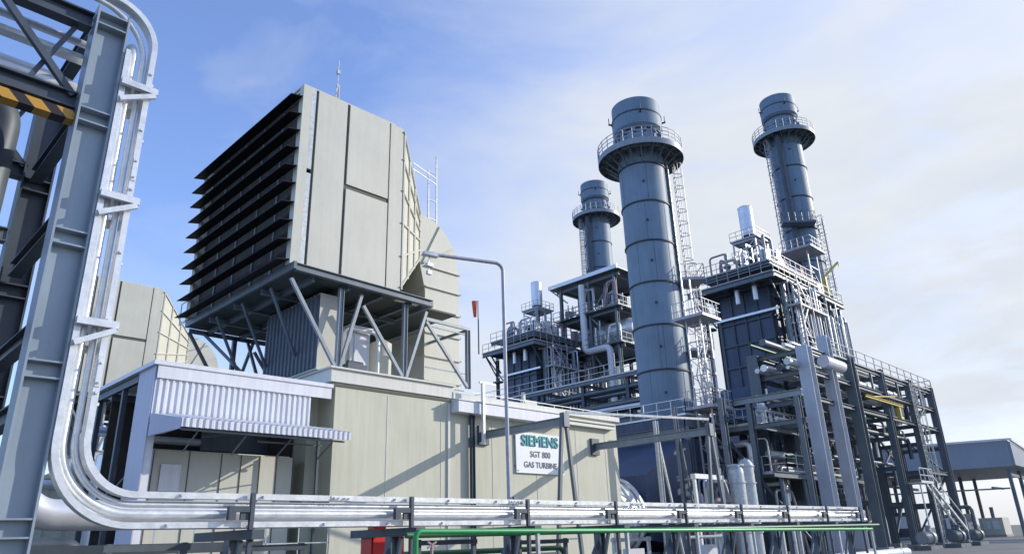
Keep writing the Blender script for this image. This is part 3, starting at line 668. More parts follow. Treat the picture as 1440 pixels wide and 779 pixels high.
m = MB(); p = Vector((46.7,30,0)) + d*2.15 - s*.1; m.tube((p.x,p.y,9.5),(p.x,p.y,32),.16,12); m.build('riser_pipe', SILVER, ST1)
m = MB(); p = Vector((46.7,30,0)) + d*2.0 - s*.75; m.tube((p.x,p.y,9.5),(p.x,p.y,31),.08,10); m.build('riser_pipe', STEEL, ST1)
m = MB()
p = Vector((46.7,30,0)) + d*2.75; ladder(m, p.x, p.y, 20.5, 33, (d.x,d.y), .5, True, .03)
p = p + Vector((0,0,0)) ; q = Vector((46.7,30,0)) + d*3.2 + s*.6; ladder(m, q.x, q.y, 9.3, 22.5, (d.x,d.y), .5, True, .03)
m.build('caged_ladder', RAIL, ST1)
for z in (20.6, 14.8):
    m = MB(); p = Vector((46.7,30,z)) + d*2.0
    a = [p - s*1.1, p + d*1.9 - s*1.1, p + d*1.9 + s*1.3, p + s*1.3]
    m.hexa([v for v in a] + [v + Vector((0,0,.1)) for v in a]); railing(m, [v + Vector((0,0,.1)) for v in a], 1.2, .6, .025)
    m.build('rest_platform', RAIL, ST1)
# access scaffold tower beside the near chimney
T = thing('access_tower', 'slender galvanised stair tower climbing beside the nearest chimney', 'stair tower', (44.5, 25.25, 0))
m = MB(); tx, ty, w = 44.5, 25.25, 1.15
for a in (-1,1):
    for b in (-1,1): m.bar((tx+a*w/2,ty+b*w/2,0),(tx+a*w/2,ty+b*w/2,16.0 if b<0 else 19.5),.10)
m.each('leg', GALV, T)
m = MB()
for k in range(16):
    z = k*1.2
    for a in (-1,1):
        if z < 15.5: m.bar((tx-w/2,ty-w/2,z),(tx+w/2,ty-w/2,z),.05)
        m.bar((tx+a*w/2,ty-w/2,z),(tx+a*w/2,ty+w/2,z),.05)
        if z < 15: m.bar((tx+a*w/2,ty-w/2,z),(tx+a*w/2,ty+w/2,z+1.2),.04)
m.each('tie', RUST, T)
m = MB()
for k in range(7):
    z = k*2.4; sgn = 1 if k % 2 else -1
    for b in (-.25,.25): m.bar((tx-sgn*w/2,ty+b,z),(tx+sgn*w/2,ty+b,z+2.4),.06)
    m.bar((tx-sgn*w/2,ty-.3,z+1.0),(tx+sgn*w/2,ty-.3,z+3.4),.04)
m.build('stair_flight', RAIL, T)
for z in (9.6, 16.0):
    m = MB(); m.box((tx-1.3,ty-1.2,z),(tx+1.3,ty+1.2,z+.08)); railing(m, [(tx-1.3,ty+1.2,z+.08),(tx-1.3,ty-1.2,z+.08),(tx+1.3,ty-1.2,z+.08),(tx+1.3,ty+1.2,z+.08)], 1.2, .5, .025); m.build('landing', RAIL, T)

# steel table below the near chimney
T = thing('stack_base_frame', 'dark steel table frame under the nearest chimney', 'steel frame', (46.7, 29, 0))
m = MB(); m.box((42.9,26.3,8.5),(50.6,33.8,9.28)); m.build('top_deck', NAVY, T)
m = MB(); m.ibeam((42.8,26.1,8.85),(50.8,26.1,8.85),.3,.8,.05); m.ibeam((42.8,26.1,5.2),(50.8,26.1,5.2),.25,.4,.04); m.ibeam((42.7,26.2,8.3),(42.7,34,8.3),.3,.5,.05); m.each('beam', STEELG, T)
for x in (43,46.8,50.6):
    for y in (26.1,33.8): m = MB(); m.ibeam((x,y,0),(x,y,8.45),.4,.45,.04); m.build('column', STEELG, T)
m = MB(); m.bar((43,26.1,.3),(46.8,26.1,5),.18); m.bar((50.6,26.1,5.4),(46.8,26.1,8.3),.18); m.bar((43,26.2,.3),(43,33.8,7.8),.18); m.each('brace', STEEL, T)
m = MB(); railing(m, [(42.8,34,9.28),(42.8,26,9.28),(50.8,26,9.28)], 1.1, 1.2, .025); m.build('railing', GALVL, T)
T = thing('exhaust_duct', 'big blue duct box between turbine enclosure and nearest chimney', 'duct', (40, 29, 0))
m = MB(); m.hexa([(38.2,26.6,1.4),(42.6,25.9,.6),(42.6,33.6,.6),(38.2,31.4,1.4),(38.2,26.6,5.2),(42.6,25.9,7.6),(42.6,33.6,7.6),(38.2,31.4,5.2)]); m.box((42.75,26.7,.6),(50.3,33.4,7.9)); m.build('casing', NAVY, T)
m = MB()
for x in (44.2,45.8,48.0,49.4): m.box((x,26.58,.7),(x+.12,26.699,7.8))
for z in (2.2,4.2,6.2): m.box((42.8,26.6,z),(50.2,26.699,z+.1))
m.build('stiffener', STEEL, T)
T = thing('exhaust_casing', 'round silver clad casing emerging from the end of the enclosure', 'casing', (35, 28, 0))
m = MB(); m.lathe((32.3,28.2,2.75),[(.05,0),(2.0,0),(2.25,1.2),(2.25,3.2),(2.05,5.0),(1.7,5.8),(.05,5.8)],48,'x'); m.build('shell', SILVER, T)
m = MB()
for xx in (1.2,2.3,3.3,4.4): m.lathe((32.3+xx,28.2,2.75),[(2.2,0),(2.36,0),(2.36,.14),(2.2,.14)],48,'x')
m.build('hoop', GALVL, T)
m = MB()
for xx in (33.2,36.4): m.box((xx,27,0),(xx+.4,29.4,.9))
m.build('saddle', STEELG, T)

# ------------------------------------------------------------------ heat recovery boiler (built once, copied for the rear unit)
def boiler():
    T = thing('recovery_boiler', 'navy cased boiler on tall steel with crowded top deck, front unit', 'boiler', (68, 30, 0))
    m = MB(); m.box((62,27.4,13.6),(74,32.7,23.3)); m.build('casing', NAVY, T)
    m = MB(); m.hexa([(61.3,26.9,12.6),(74.4,26.9,12.6),(74.4,33.6,12.6),(61.3,33.6,12.6),(61.6,27.0,14.3),(74.3,27.0,14.3),(74.3,33.4,14.3),(61.6,33.4,14.3)]); m.build('lower_casing', NAVY, T)
    m = MB()
    for y in (27.42,28.7,30.0,31.3,32.6): m.box((61.85,y-.06,14.31),(61.998,y+.06,23.2))
    for z in (16.2,18.3,20.4): m.box((61.8,27.4,z-.07),(61.848,32.7,z+.07))
    for x in [62.4+1.45*i for i in range(8)]: m.box((x,27.2,14.31),(x+.12,27.398,23.2))
    for z in (16.2,18.3,20.4,22.4): m.box((62,27.15,z-.07),(74,27.199,z+.07))
    m.build('buckstay', STEEL, T)
    m = MB(); m.bar((61.6,26.4,20.9),(61.6,33.6,20.9),.16,.22); m.build('feed_pipe', SILVER, T)
    # deck and roof levels
    m = MB(); m.box((60,25.8,23.75),(75.6,34.6,23.88)); m.build('top_deck', STEELG, T)
    m = MB(); m.ibeam((60,25.7,23.6),(75.7,25.7,23.6),.3,.5,.05); m.ibeam((59.9,25.7,23.6),(59.9,34.7,23.6),.3,.5,.05)
    for x in (62,64.5,67,69.5,72,74.5): m.ibeam((x,25.9,23.55),(x,34.5,23.55),.2,.35,.03)
    for y in (28,31,33.5): m.ibeam((60.1,y,23.5),(75.5,y,23.5),.2,.3,.03)
    m.ibeam((60.3,26.1,24.9),(70.7,26.1,24.9),.25,.35,.04); m.ibeam((60.3,26.1,24.9),(60.3,33.5,24.9),.25,.35,.04); m.build('deck_beam', STEELG, T)
    m = MB(); m.box((60.3,26.1,25.08),(70.7,33.6,25.16)); m.build('upper_deck', STEELG, T)
    m = MB(); railing(m, [(59.9,34.7,23.88),(59.9,25.7,23.88),(75.7,25.7,23.88),(75.7,34.7,23.88)], 1.15, 1.1, .03)
    railing(m, [(60.3,33.6,25.16),(60.3,26.1,25.16),(70.7,26.1,25.16),(70.7,33.6,25.16)], 1.15, 1.1, .03); m.build('deck_railing', RAIL, T)
    for x, y in ((60.9,28.2),(60.9,30.0)):
        m = MB(); m.tube((x,y,21.9),(x,y,23.3),.24,16); m.build('spring_hanger', SILVER, T)
    m = MB()
    for y in (26.2,34.2): m.bar((60,y,23.4),(61.9,y,21.0),.12)
    m.bar((60.2,34.3,23.4),(61.8,33.0,20.4),.14); m.bar((60.2,33.4,23.4),(61.8,33.4,21.4),.14); m.box((61.2,33.2,20.2),(62.0,34.3,20.4)); m.each('knee_brace', STEEL, T)
    # main legs on both long sides
    for x in (62.0,64.6,67.2,69.8,72.4,75.0):
        for y in (26.0,34.2):
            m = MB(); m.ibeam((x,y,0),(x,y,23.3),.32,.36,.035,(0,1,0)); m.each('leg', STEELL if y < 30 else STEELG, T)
    for z in (4.5,8.8,12.4,16.6,20.4):
        m = MB(); m.ibeam((61.9,26.0,z),(75.1,26.0,z),.22,.34,.03); m.each('girt', STEELG, T)
        if z < 13:
            m = MB(); m.ibeam((61.95,26.2,z),(61.95,34,z),.22,.34,.03); m.each('girt', STEELG, T)
    m = MB()
    for x0, x1, z0, z1 in ((64.6,67.2,4.6,8.6),(67.2,64.6,8.9,12.2),(69.8,72.4,.2,4.4),(72.4,75.0,4.6,8.6),(72.4,69.8,12.6,16.4),(67.2,69.8,16.8,20.2),(62,64.6,.2,4.4)): m.bar((x0,26.0,z0),(x1,26.0,z1),.14)
    m.bar((62,26.2,.3),(62,34,8.6),.16); m.bar((62,34,.3),(62,26.2,8.6),.16); m.each('brace', STEELG, T)
    # risers on the sunny long side
    rr = random.Random(3); mats = (STEELSUN, GALVL, STEELL, SILVER, GALV, STEELG)
    for k in range(26):
        x = 62.4 + k*.49 + rr.uniform(-.15,.15); r = rr.choice((.07,.1,.13,.2)); za = rr.choice((9,11,12.4,5)); zb = rr.uniform(19.5,23.6)
        y = 25.5 - rr.uniform(0,.5); m = MB()
        m.path([(x,26.9,za),(x,y,za),(x,y,zb),(x+rr.choice((-.5,.6)),26.8,zb)], r, 10, .25, 4); m.build('riser', mats[k % 6], T)
    # stair zigzag and galleries
    m = MB()
    for k in range(5):
        z = 12.6 + k*2.15; sg = 1 if k % 2 else -1; xc = 63.2
        for y in (24.75,25.35): m.bar((xc-sg*.95,y,z),(xc+sg*.95,y,z+2.15),.09,.16)
        m.bar((xc-sg*.95,24.7,z+1),(xc+sg*.95,24.7,z+3.1),.05)
        for q in range(6): m.bar((xc-sg*.95+sg*1.9*q/6,24.75,z+2.15*q/6+.1),(xc-sg*.95+sg*1.9*q/6,25.35,z+2.15*q/6+.1),.2,.04)
    for x in (61.95,64.5):
        for y in (24.6,25.5): m.bar((x,y,8.8),(x,y,23.8),.09)
    m.build('stair_flight', RAIL, T)
    for z in (12.5,16.8,20.8):
        m = MB(); m.box((61.8,24.6,z),(75.2,25.75,z+.06)) if z == 12.5 else m.box((61.8,24.6,z),(68.0,25.75,z+.06))
        railing(m, [(61.8,25.7,z+.06),(61.8,24.6,z+.06),(75.2 if z == 12.5 else 68.0,24.6,z+.06)], 1.1, 1.2, .025); m.build('gallery', RAIL, T)
    # clutter of vessels, valves and frames on the top deck
    m = MB(); m.tube((65.4,30,30.2),(65.4,30,33.4),.72,28); m.lathe((65.4,30,0),[(.74,33.38),(.6,33.5),(.02,33.5)],28); m.build('vent_silencer', SILVER, T)
    m = MB(); m.tube((65.4,30,29.5),(65.4,30,30.2),.45,20,.7); m.tube((65.4,30,25.1),(65.4,30,29.5),.3,16); m.build('vent_pipe', STEEL, T)
    m = MB()
    for a in (-1.3,1.3):
        for b in (-1.2,1.2): m.bar((65.4+a,30+b,25.1),(65.4+a,30+b,29.4),.13)
    for z in (27.2,29.3):
        for a in (-1.3,1.3): m.bar((65.4+a,28.8,z),(65.4+a,31.2,z),.12); m.bar((64.1,30+a*.92,z),(66.7,30+a*.92,z),.12)
    m.bar((64.1,28.8,25.1),(66.7,28.8,27.2),.07); m.bar((64.1,28.8,29.3),(64.1,31.2,27.2),.07); m.build('vent_frame', GALV, T)
    m = MB(); m.box((63.9,28.5,29.4),(66.9,31.4,29.46)); railing(m, [(63.9,31.4,29.46),(63.9,28.5,29.46),(66.9,28.5,29.46),(66.9,31.4,29.46)], 1.0, .8, .025); m.box((63.9,28.5,27.3),(66.9,31.4,27.35)); railing(m, [(63.9,31.4,27.35),(63.9,28.5,27.35),(66.9,28.5,27.35)], 1.0, .8, .025); m.build('vent_landing', RAIL, T)
    for k in range(46):
        x = rr.uniform(60.6,74.5); y = rr.uniform(26.3,33.5); z = 25.16 if x < 70.5 else 23.88; kind = k % 5; m = MB()
        if kind == 0: m.tube((x,y,z),(x,y,z+rr.uniform(1.2,2.6)),rr.uniform(.12,.3),14); m.tube((x,y,z+.8),(x,y,z+1.0),.36,14); nm = 'valve_body'
        elif kind == 1: h = rr.uniform(1.5,3.4); m.path([(x,y,z),(x,y,z+h),(x+1.6,y,z+h),(x+1.6,y,z)], rr.choice((.08,.12,.16)), 10, .3, 4); nm = 'deck_pipe'
        elif kind == 2: h = rr.uniform(1.4,3.6); m.bar((x,y,z),(x,y,z+h),.1); m.bar((x+1.1,y,z),(x+1.1,y,z+h),.1); m.bar((x,y,z+h),(x+1.1,y,z+h),.1); m.bar((x,y,z+h*.5),(x+1.1,y,z+h*.5),.07); nm = 'pipe_frame'
        elif kind == 3: h = rr.uniform(1.0,1.9); m.box((x,y,z+.2),(x+.8,y+.5,z+h)); m.box((x-.05,y-.05,z+h),(x+.85,y+.55,z+h+.05)); m.bar((x+.1,y+.1,z),(x+.1,y+.1,z+.2),.06); m.bar((x+.7,y+.1,z),(x+.7,y+.1,z+.2),.06); nm = 'control_box'
        else: h = rr.uniform(1.2,2.8); m.path([(x,y,z),(x,y,z+h),(x,y+1.8,z+h),(x,y+1.8,z)], .1, 10, .3, 4); nm = 'deck_pipe'
        m.build(nm, (SILVER, GALVL, GALV, STEELL, RUST)[rr.randrange(5)], T)
    m = MB(); m.tube((69.3,29,24.7),(69.3,33.5,24.7),.9,28) if False else m.tube((67.4,31.8,26.6),(73.5,31.8,26.6),.85,28); m.lathe((67.4,31.8,26.6),[(.85,0),(.6,-.35),(.02,-.5)],28,'x'); m.build('steam_drum', SILVER, T)
    # frame around the foot of the chimney
    m = MB()
    for x in (73.2,75.5):
        for y in (27.4,31): m.bar((x,y,23.9),(x,y,30.2),.14)
    for z in (26.2,28.2,30.1):
        m.bar((73.2,27.4,z),(75.5,27.4,z),.1); m.bar((73.2,27.4,z),(73.2,31,z),.1); m.bar((75.5,27.4,z),(75.5,31,z),.1)
    m.bar((73.2,27.4,24),(75.5,27.4,26.2),.07); m.bar((75.5,27.4,26.2),(73.2,27.4,28.2),.07); m.build('stair_frame', RAIL, T)
    m = MB(); railing(m, [(72.4,30,30.2),(72.4,26.6,30.2),(76.3,26.6,30.2)], 1.1, .7, .03); m.box((72.4,26.6,30.1),(76.3,31.0,30.18)); m.build('stair_landing', RAIL, T)
    # lower ducting
    m = MB(); m.hexa([(50.9,26.9,1.0),(61.5,27.0,3.5),(61.5,33.4,3.5),(50.9,33.3,1.0),(50.9,26.9,7.6),(61.5,27.0,12.2),(61.5,33.4,12.2),(50.9,33.3,7.6)]); m.box((61.52,27.1,3.5),(74,33.3,12.5)); m.build('inlet_duct', NAVY, T)
    m = MB()
    for k in range(8): x = 62.2+1.55*k; m.box((x,26.9,3.6),(x+.14,27.09,12.4))
    for z in (5.5,7.6,9.8): m.box((61.6,26.85,z),(74,26.899,z+.12))
    m.build('duct_stiffener', STEEL, T)
    return T
B1 = boiler()
B2 = copy_tree(B1, (0,30,0), 'second boiler further back, left of the nearest chimney, with silver silencer')
ST2 = stack(79.3, 30, 12.0, 52.7, [14+4.1*i for i in range(8)], 'blue-grey chimney on the far right above the front boiler', 47.0)
m = MB(); dd = Vector((-.84,-.54,0)); q = Vector((79.3,30,0)) + dd*2.15 - d*1.15; m.tube((q.x,q.y,24),(q.x,q.y,47),.34,12); m.build('riser_duct', STEEL, ST2)
m = MB(); q = Vector((79.3,30,0)) - d*2.3 + dd*.6; ladder(m, q.x, q.y, 30, 47.6, (dd.x,dd.y), .5, True, .035); q = Vector((79.3,30,0)) + d*2.3 + dd*1.0; ladder(m, q.x, q.y, 24, 36, (dd.x,dd.y), .5, True, .035); m.build('caged_ladder', RAIL, ST2)
m = MB(); q = Vector((79.3,30,34.5)) + dd*2.0
a = [q - d*2.6, q - d*2.6 + dd*1.6, q + d*1.2 + dd*1.6, q + d*1.2]; m.hexa(a + [v+Vector((0,0,.1)) for v in a]); railing(m, [v+Vector((0,0,.1)) for v in a], 1.2, .8, .03); m.build('rest_platform', STEELG, ST2)
ST3 = copy_tree(ST2, (0.3,30,0), 'small blue-grey chimney partly hidden just left of the nearest one')
# stack plinth: round steel skirt carries chimney to ground
for T in (ST2, ST3):
    m = MB(); m.lathe((79.3,30,0),[(3.2,0),(1.985,11.99)],48); o = m.build('skirt', STACK, T)
m = MB(); m.bar((73.4,26.2,23.9),(73.4,26.2,26.6),.28); m.bar((73.4,26.2,26.6),(75.2,25.2,28.4),.2); m.bar((75.2,25.2,28.4),(75.3,25.15,28.0),.1)
single(m, 'davit_crane', YEL, 'small yellow davit crane at the corner of the front boiler deck', 'crane')

# drum tower of the rear unit with canopy
T = thing('drum_tower', 'open steel tower with sloping canopy roof left of the nearest chimney', 'steel tower', (74, 54, 0))
for x in (68.2,72,76):
    for y in (49.4,53.5,58.2): m = MB(); m.ibeam((x,y,0),(x,y,32.4),.35,.38,.04); m.build('column', STEELG, T)
for z in (23.2,27.8,32.3,17.0):
    m = MB(); m.ibeam((68.2,48.6,z),(68.2,58.9,z),.3,.45,.04); m.ibeam((76,48.6,z),(76,58.9,z),.3,.45,.04)
    for y in (49.4,53.5,58.2): m.ibeam((68.4,y,z),(75.8,y,z),.25,.4,.04)
    m.each('beam', STEELG, T)
m = MB(); m.box((67.4,48.2,32.7),(77,59.6,32.82)); m.build('canopy_roof', STEELG, T)
m = MB(); m.bar((67.3,48.2,32.9),(67.3,59.6,32.9),.12,.5); m.bar((67.3,59.6,32.9),(69.5,58.2,31.0),.14); m.build('canopy_edge', GALVL, T)
for z in (23.4,28.0):
    m = MB(); m.box((67.4,48.6,z),(76.6,58.9,z+.08)); railing(m, [(67.3,59,z+.08),(67.3,48.5,z+.08),(76.6,48.5,z+.08)], 1.2, 1.2, .035); m.build('floor', STEELG, T)
m = MB(); m.bar((68.2,49.4,23.4),(68.2,53.5,27.6),.18); m.bar((68.2,58.2,17.2),(68.2,53.5,23),.18); m.bar((68.2,49.4,17.2),(68.2,53.5,23),.18); m.bar((68.2,53.5,28),(68.2,49.4,32),.16); m.each('brace', STEELG, T)
m = MB(); m.tube((71.5,49.6,25.9),(71.5,57.4,25.9),1.5,32); m.lathe((71.5,49.6,25.9),[(1.5,0),(1.0,-.6),(.02,-.8)],32,'y'); m.build('steam_drum', SILVER, T)
m = MB(); m.path([(67.6,54.2,32.0),(67.6,54.2,23.2),(67.6,50.4,23.2),(67.6,50.4,14.5)], .42, 16, .7, 8); m.build('white_downpipe', WHITE, T)
m = MB(); m.path([(67.5,57.0,21.5),(67.5,55.6,21.5),(67.5,55.6,17.6),(67.5,57.0,17.6)], .2, 12, .4, 6); m.build('white_loop_pipe', WHITE, T)
rr = random.Random(11)
for k in range(26):
    y = rr.uniform(49,58.5); z = rr.choice((17.2,23.5,28.1)); h = rr.uniform(1.5,4.0); m = MB(); r = rr.choice((.1,.15,.22))
    x = rr.uniform(67.9,70)
    if k % 3 == 0: m.path([(x,y,z),(x,y,z+h),(x,y+rr.uniform(.8,2),z+h),(x,y+2,z)], r, 10, .3, 4); nm='small_pipe'
    elif k % 3 == 1: m.tube((x,y,z),(x,y,z+h),r,10); nm='small_pipe'
    else: m.box((x,y,z+.2),(x+.7,y+.6,z+1.4)); m.bar((x+.1,y+.1,z),(x+.1,y+.1,z+2.2),.1); nm='control_box'
    m.build(nm, (SILVER,GALVL,STEELL,GALV,RUST)[k%5], T)
m = MB(); m.box((69.5,50,5),(75.5,58,16.8)); m.build('lower_casing', NAVY, T)

# windsock
T = thing('windsock', 'small orange windsock on a thin pole left of the rear boiler', 'windsock', (59.4, 65.3, 23.8))
m = MB(); m.bar((59.6,65.1,23.9),(59.6,65.1,31.0),.12); m.bar((59.6,65.1,31.0),(59.2,65.6,31.0),.08); m.build('pole', STEELG, T)
m = MB(); m.tube((59.3,65.5,31.0),(59.35,65.45,28.9),.34,14,.2); m.build('sock', ORANGE, T)

# ------------------------------------------------------------------ transverse rack behind the near chimney (runs in y at x = 50)
T = thing('transverse_pipe_rack', 'dark steel pipe rack crossing between the two units behind the chimney', 'pipe rack', (52, 46, 0))
for y in (36,41,46,51,56,61):
    for x in (50.4,53.6): m = MB(); m.ibeam((x,y,0),(x,y,14.8),.32,.34,.03); m.build('column', STEEL, T)
    m = MB()
    for z in (10.9,12.2,13.5,14.7): m.ibeam((50.3,y,z),(53.7,y,z),.2,.26,.03)
    m.each('cross_beam', STEEL, T)
for x in (50.1,53.8):
    for z in (10.9,12.5,14.75): m = MB(); m.ibeam((x,34.6,z),(x,63,z),.2,.34,.03); m.each('long_beam', STEELG, T)
m = MB(); railing(m, [(50.0,34.6,14.9),(50.0,63,14.9)], 1.1, 1.8, .03); m.build('railing', GALV, T)
rr = random.Random(5)
for k, (z, x) in enumerate([(z, x) for z in (11.25, 12.5, 13.8) for x in (50.4,50.9,51.5,52.2,53.0)]):
    m = MB(); m.tube((x,34.5,z),(x,64,z),rr.choice((.1,.14,.19,.23)),12)
    single(m, 'rack_pipe', (STEELG,SILVER,STEEL,STEELG,GALV)[(k*3)%5], 'one of the parallel pipes lying on the transverse rack behind the chimney', 'pipe', 'pipes on the transverse rack')
m = MB(); m.path([(49.6,45.5,12.0),(49.6,33.5,11.9)], .2, 14); single(m, 'steam_pipe', SILVER, 'bright silver pipe along the near face of the transverse rack', 'pipe')
T = thing('davit_post', 'olive yellow post with pale head behind the enclosure roof', 'crane', (34.0,31,0))
m = MB(); m.bar((34.5,33,0),(34.5,33,10.1),.42); m.build('post', YOL, T)
m = MB(); m.bar((34.1,33,10.2),(35.3,33,10.2),.4,.35); m.bar((34.2,33,10.4),(34.2,33,10.9),.2); m.build('head', CREAM, T)

# ------------------------------------------------------------------ long pipe rack on the right (runs in x, y 20 to 24)
T = thing('main_pipe_rack', 'tall grey steel pipe rack stepping away toward the right', 'pipe rack', (60, 22, 0))
cols = [(49.9,14.0,STEELSUN,.85),(53.9,15.4,STEELSUN,.75),(58.0,14.4,STEELG,.75),(65,14.4,STEELG,.5),(72.0,14.4,STEELG,.58),(78.4,14.4,STEELG,.58)]
for x, h, ms, w in cols:
    for y in (20.2, 24.0):
        if y > 21 and x == 53.9: ms = STEELG
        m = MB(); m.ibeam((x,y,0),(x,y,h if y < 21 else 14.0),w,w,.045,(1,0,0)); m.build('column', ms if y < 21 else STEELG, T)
        m = MB(); m.box((x-.5,y-.5,.004),(x+.5,y+.5,.35)); m.build('pedestal', CONC, T)
    m = MB()
    for z in (3.4,6.2,8.6,10.2,12.2,13.7): m.ibeam((x,20.4,z),(x,23.8,z),.24,.34,.03)
    m.each('cross_beam', STEELG, T)
for y in (20.2,24.0):
    for z, xx in ((13.9,49.9),(12.2,49.9),(10.3,49.9),(6.2,72.0)):
        m = MB(); m.ibeam((xx,y,z),(78.4,y,z),.26,.3,.03); m.each('long_beam', STEELG, T)
m = MB(); railing(m, [(54,20.0,14.05),(78.6,20.0,14.05),(78.6,24.2,14.05)], 1.1, 1.9, .035); m.build('railing', STEELG, T)
m = MB()
for k in range(6):
    x = 59.5+k*3.1; m.bar((x,20.2,12.3),(x,20.2,13.8),.16)
for x0, x1 in ((58,65),(65,72),(72,78.4)):
    m.bar((x0,24.0,6.4),(x1,24.0,10.2),.18); m.bar((x0,24.0,10.2),(x1,24.0,6.4),.18)
m.bar((72,24,.5),(78.4,24,6.0),.18); m.bar((72,20.2,10.2),(75.2,20.2,12.1),.14); m.bar((78.4,20.4,6.3),(78.4,23.8,10.2),.16); m.bar((78.4,20.4,6.2),(78.4,23.8,1),.16)
m.each('brace', STEELG, T)
m = MB(); ladder(m, 71.3, 19.8, 0, 14, (0,-1), .5, True, .03); m.build('caged_ladder', GALV, T)
rr = random.Random(21); k = 0
for z, ys in ((14.25,(20.8,21.5,22.3,23.1)),(12.55,(20.7,21.3,22.0,22.8,23.4)),(10.65,(20.7,21.5,22.4,23.3)),(8.9,(20.9,22.0,23.0)),(6.55,(21.0,22.3,23.3))):
    for y in ys:
        r = rr.choice((.1,.13,.18,.26)); x1 = rr.choice((70,78.2,76)) if z > 10 else rr.choice((60,71,66)); m = MB()
        m.path([(49.6+rr.uniform(-2,.5),y,z+r-.1),(x1,y,z+r-.1),(x1,y,z-1.6)], r, 12, .4, 5)
        single(m, 'rack_pipe', (SILVER,GALVL,STEELG,GREEND,GALV,SILVER,STEEL)[k % 7], 'one of the long pipes lying on the tall right pipe rack', 'pipe', 'pipes on the tall right rack'); k += 1
m = MB(); m.ibeam((59.0,19.7,11.4),(67.5,19.7,11.4),.2,.22,.03); m.bar((66.2,19.7,11.2),(66.2,19.7,10.2),.3); m.bar((60.5,19.7,11.5),(66,19.7,12.1),.08)
single(m, 'monorail_hoist', YEL, 'yellow hoist rail on the side of the tall right pipe rack', 'hoist')
m = MB(); m.tube((52.3,19.9,13.2),(55.6,19.9,13.2),.45,20); single(m, 'lagged_pipe', WHITE, 'short thick white pipe between the two pale rack columns', 'pipe')

# connecting frame between near chimney and rack
T = thing('lower_steel_frame', 'dense dark steel frame between the nearest chimney and the right rack', 'steel frame', (50, 23, 0))
m = MB(); m.ibeam((46,19.2,10.1),(46,27.5,10.1),.3,.42,.04); m.build('long_girder', STEELL, T)
m = MB(); m.ibeam((46,19.2,8.3),(46,26,8.3),.2,.3,.03); m.ibeam((46.2,26,9.4),(61,26,9.4),.24,.36,.03); m.ibeam((46.2,22.5,8.3),(61,22.5,8.3),.24,.36,.03); m.ibeam((44,21,5.0),(61,21,5.0),.24,.36,.03); m.each('beam', STEELG, T)
for x, y in ((46,19.6),(46,23.0),(46,26.4),(52.0,22.6),(56.5,22.6),(56.5,26.2),(61,22.6),(42.6,23.2)):
    m = MB(); m.ibeam((x,y,0),(x,y,9.9 if x < 50 else 9.2),.34,.36,.035); m.build('column', STEELG, T)
m = MB(); m.bar((46,19.6,.3),(46,23.0,5),.16); m.bar((46,23,5),(46,26.4,9.8),.16); m.bar((46,26.4,.3),(46,23,5),.16); m.bar((52,22.6,.3),(56.5,22.6,5),.16); m.bar((56.5,22.6,5),(61,22.6,8.3),.16); m.each('brace', STEEL, T)
m = MB(); m.box((46.3,22.8,8.5),(61,26,8.56)); railing(m, [(46.3,26,8.56),(46.3,22.8,8.56),(61,22.8,8.56)], 1.1, 1.5, .03); m.box((46.3,21.2,5.2),(58,24.5,5.26)); railing(m, [(46.3,24.5,5.26),(46.3,21.1,5.26),(58,21.1,5.26)], 1.1, 1.5, .03); m.build('walkway', GALV, T)
# twin silver columns
for i, x in enumerate((40.7, 42.0)):
    T = thing('silver_vessel', ('left' if i == 0 else 'right') + ' of two slim upright silver vessels below the boiler', 'vessel', (x, 21.8, 0))
    m = MB(); h = 5.1 + (.4 if i else 0); m.lathe((x,21.8,0),[(.02,h+.4),(.28,h+.33),(.44,h+.08),(.46,h-.1),(.46,.4)],32); m.build('shell', GALV, T)
    m = MB()
    for z in (1.6,3.0,4.4,5.4): m.lathe((x,21.8,0),[(.46,z),(.52,z),(.52,z+.08),(.46,z+.08)],32)
    m.build('band', GALV, T)
    m = MB()
    for t in (0,2.1,4.2): m.bar((x+.36*math.cos(t),21.8+.36*math.sin(t),0),(x+.36*math.cos(t),21.8+.36*math.sin(t),.5),.12)
    m.each('leg', STEELG, T)
# small gantry with white cross bar
m = MB(); m.bar((36.6,22.2,0),(36.6,22.2,4.6),.16); m.bar((39.6,22.2,0),(39.6,22.2,4.6),.16); m.bar((36.5,22.2,4.7),(39.7,22.2,4.7),.3,.26)
single(m, 'pipe_portal', GALVL, 'small pale portal frame left of the twin silver vessels', 'frame')
for x, y, h, ms, lb in ((33.9,22.6,7.6,GALV,'slim galvanised post right of the enclosure end'),(38.2,24.0,9.0,STEELG,'heavy grey post between chimney foot and caged ladder')):
    m = MB(); m.ibeam((x,y,0),(x,y,h),.2,.24,.025); m.bar((x,y,h*.95),(x+2.2,y+.4,0),.1); single(m, 'strutted_post', ms, lb, 'post')
for i, (x0,y0,x1,y1,h,lb) in enumerate(((52,35.5,60,44,8.2,'added dark backdrop block behind the lower steel frames, left one'),(63,35.5,76,42,9.5,'added dark backdrop block under the front boiler, right one'))):
    T = thing('backdrop_block', lb, 'building', ((x0+x1)/2,(y0+y1)/2,0))  # added dark masses that darken the view behind the frames
    m = MB(); m.box((x0,y0,0),(x1,y1,h)); m.build('wall', STEEL, T)
    m = MB(); m.box((x0-.2,y0-.2,h+.002),(x1+.2,y1+.2,h+.3)); m.build('roof', STEELG, T)
    m = MB(); m.box((x0+1,y0-.06,.05),(x0+3,y0-.002,3)); m.build('door', GALV, T)
    m = MB(); m.box((x0-.06,y0+1.5,1.5),(x0-.002,y0+4,4)); m.build('louvre', BLACK, T)
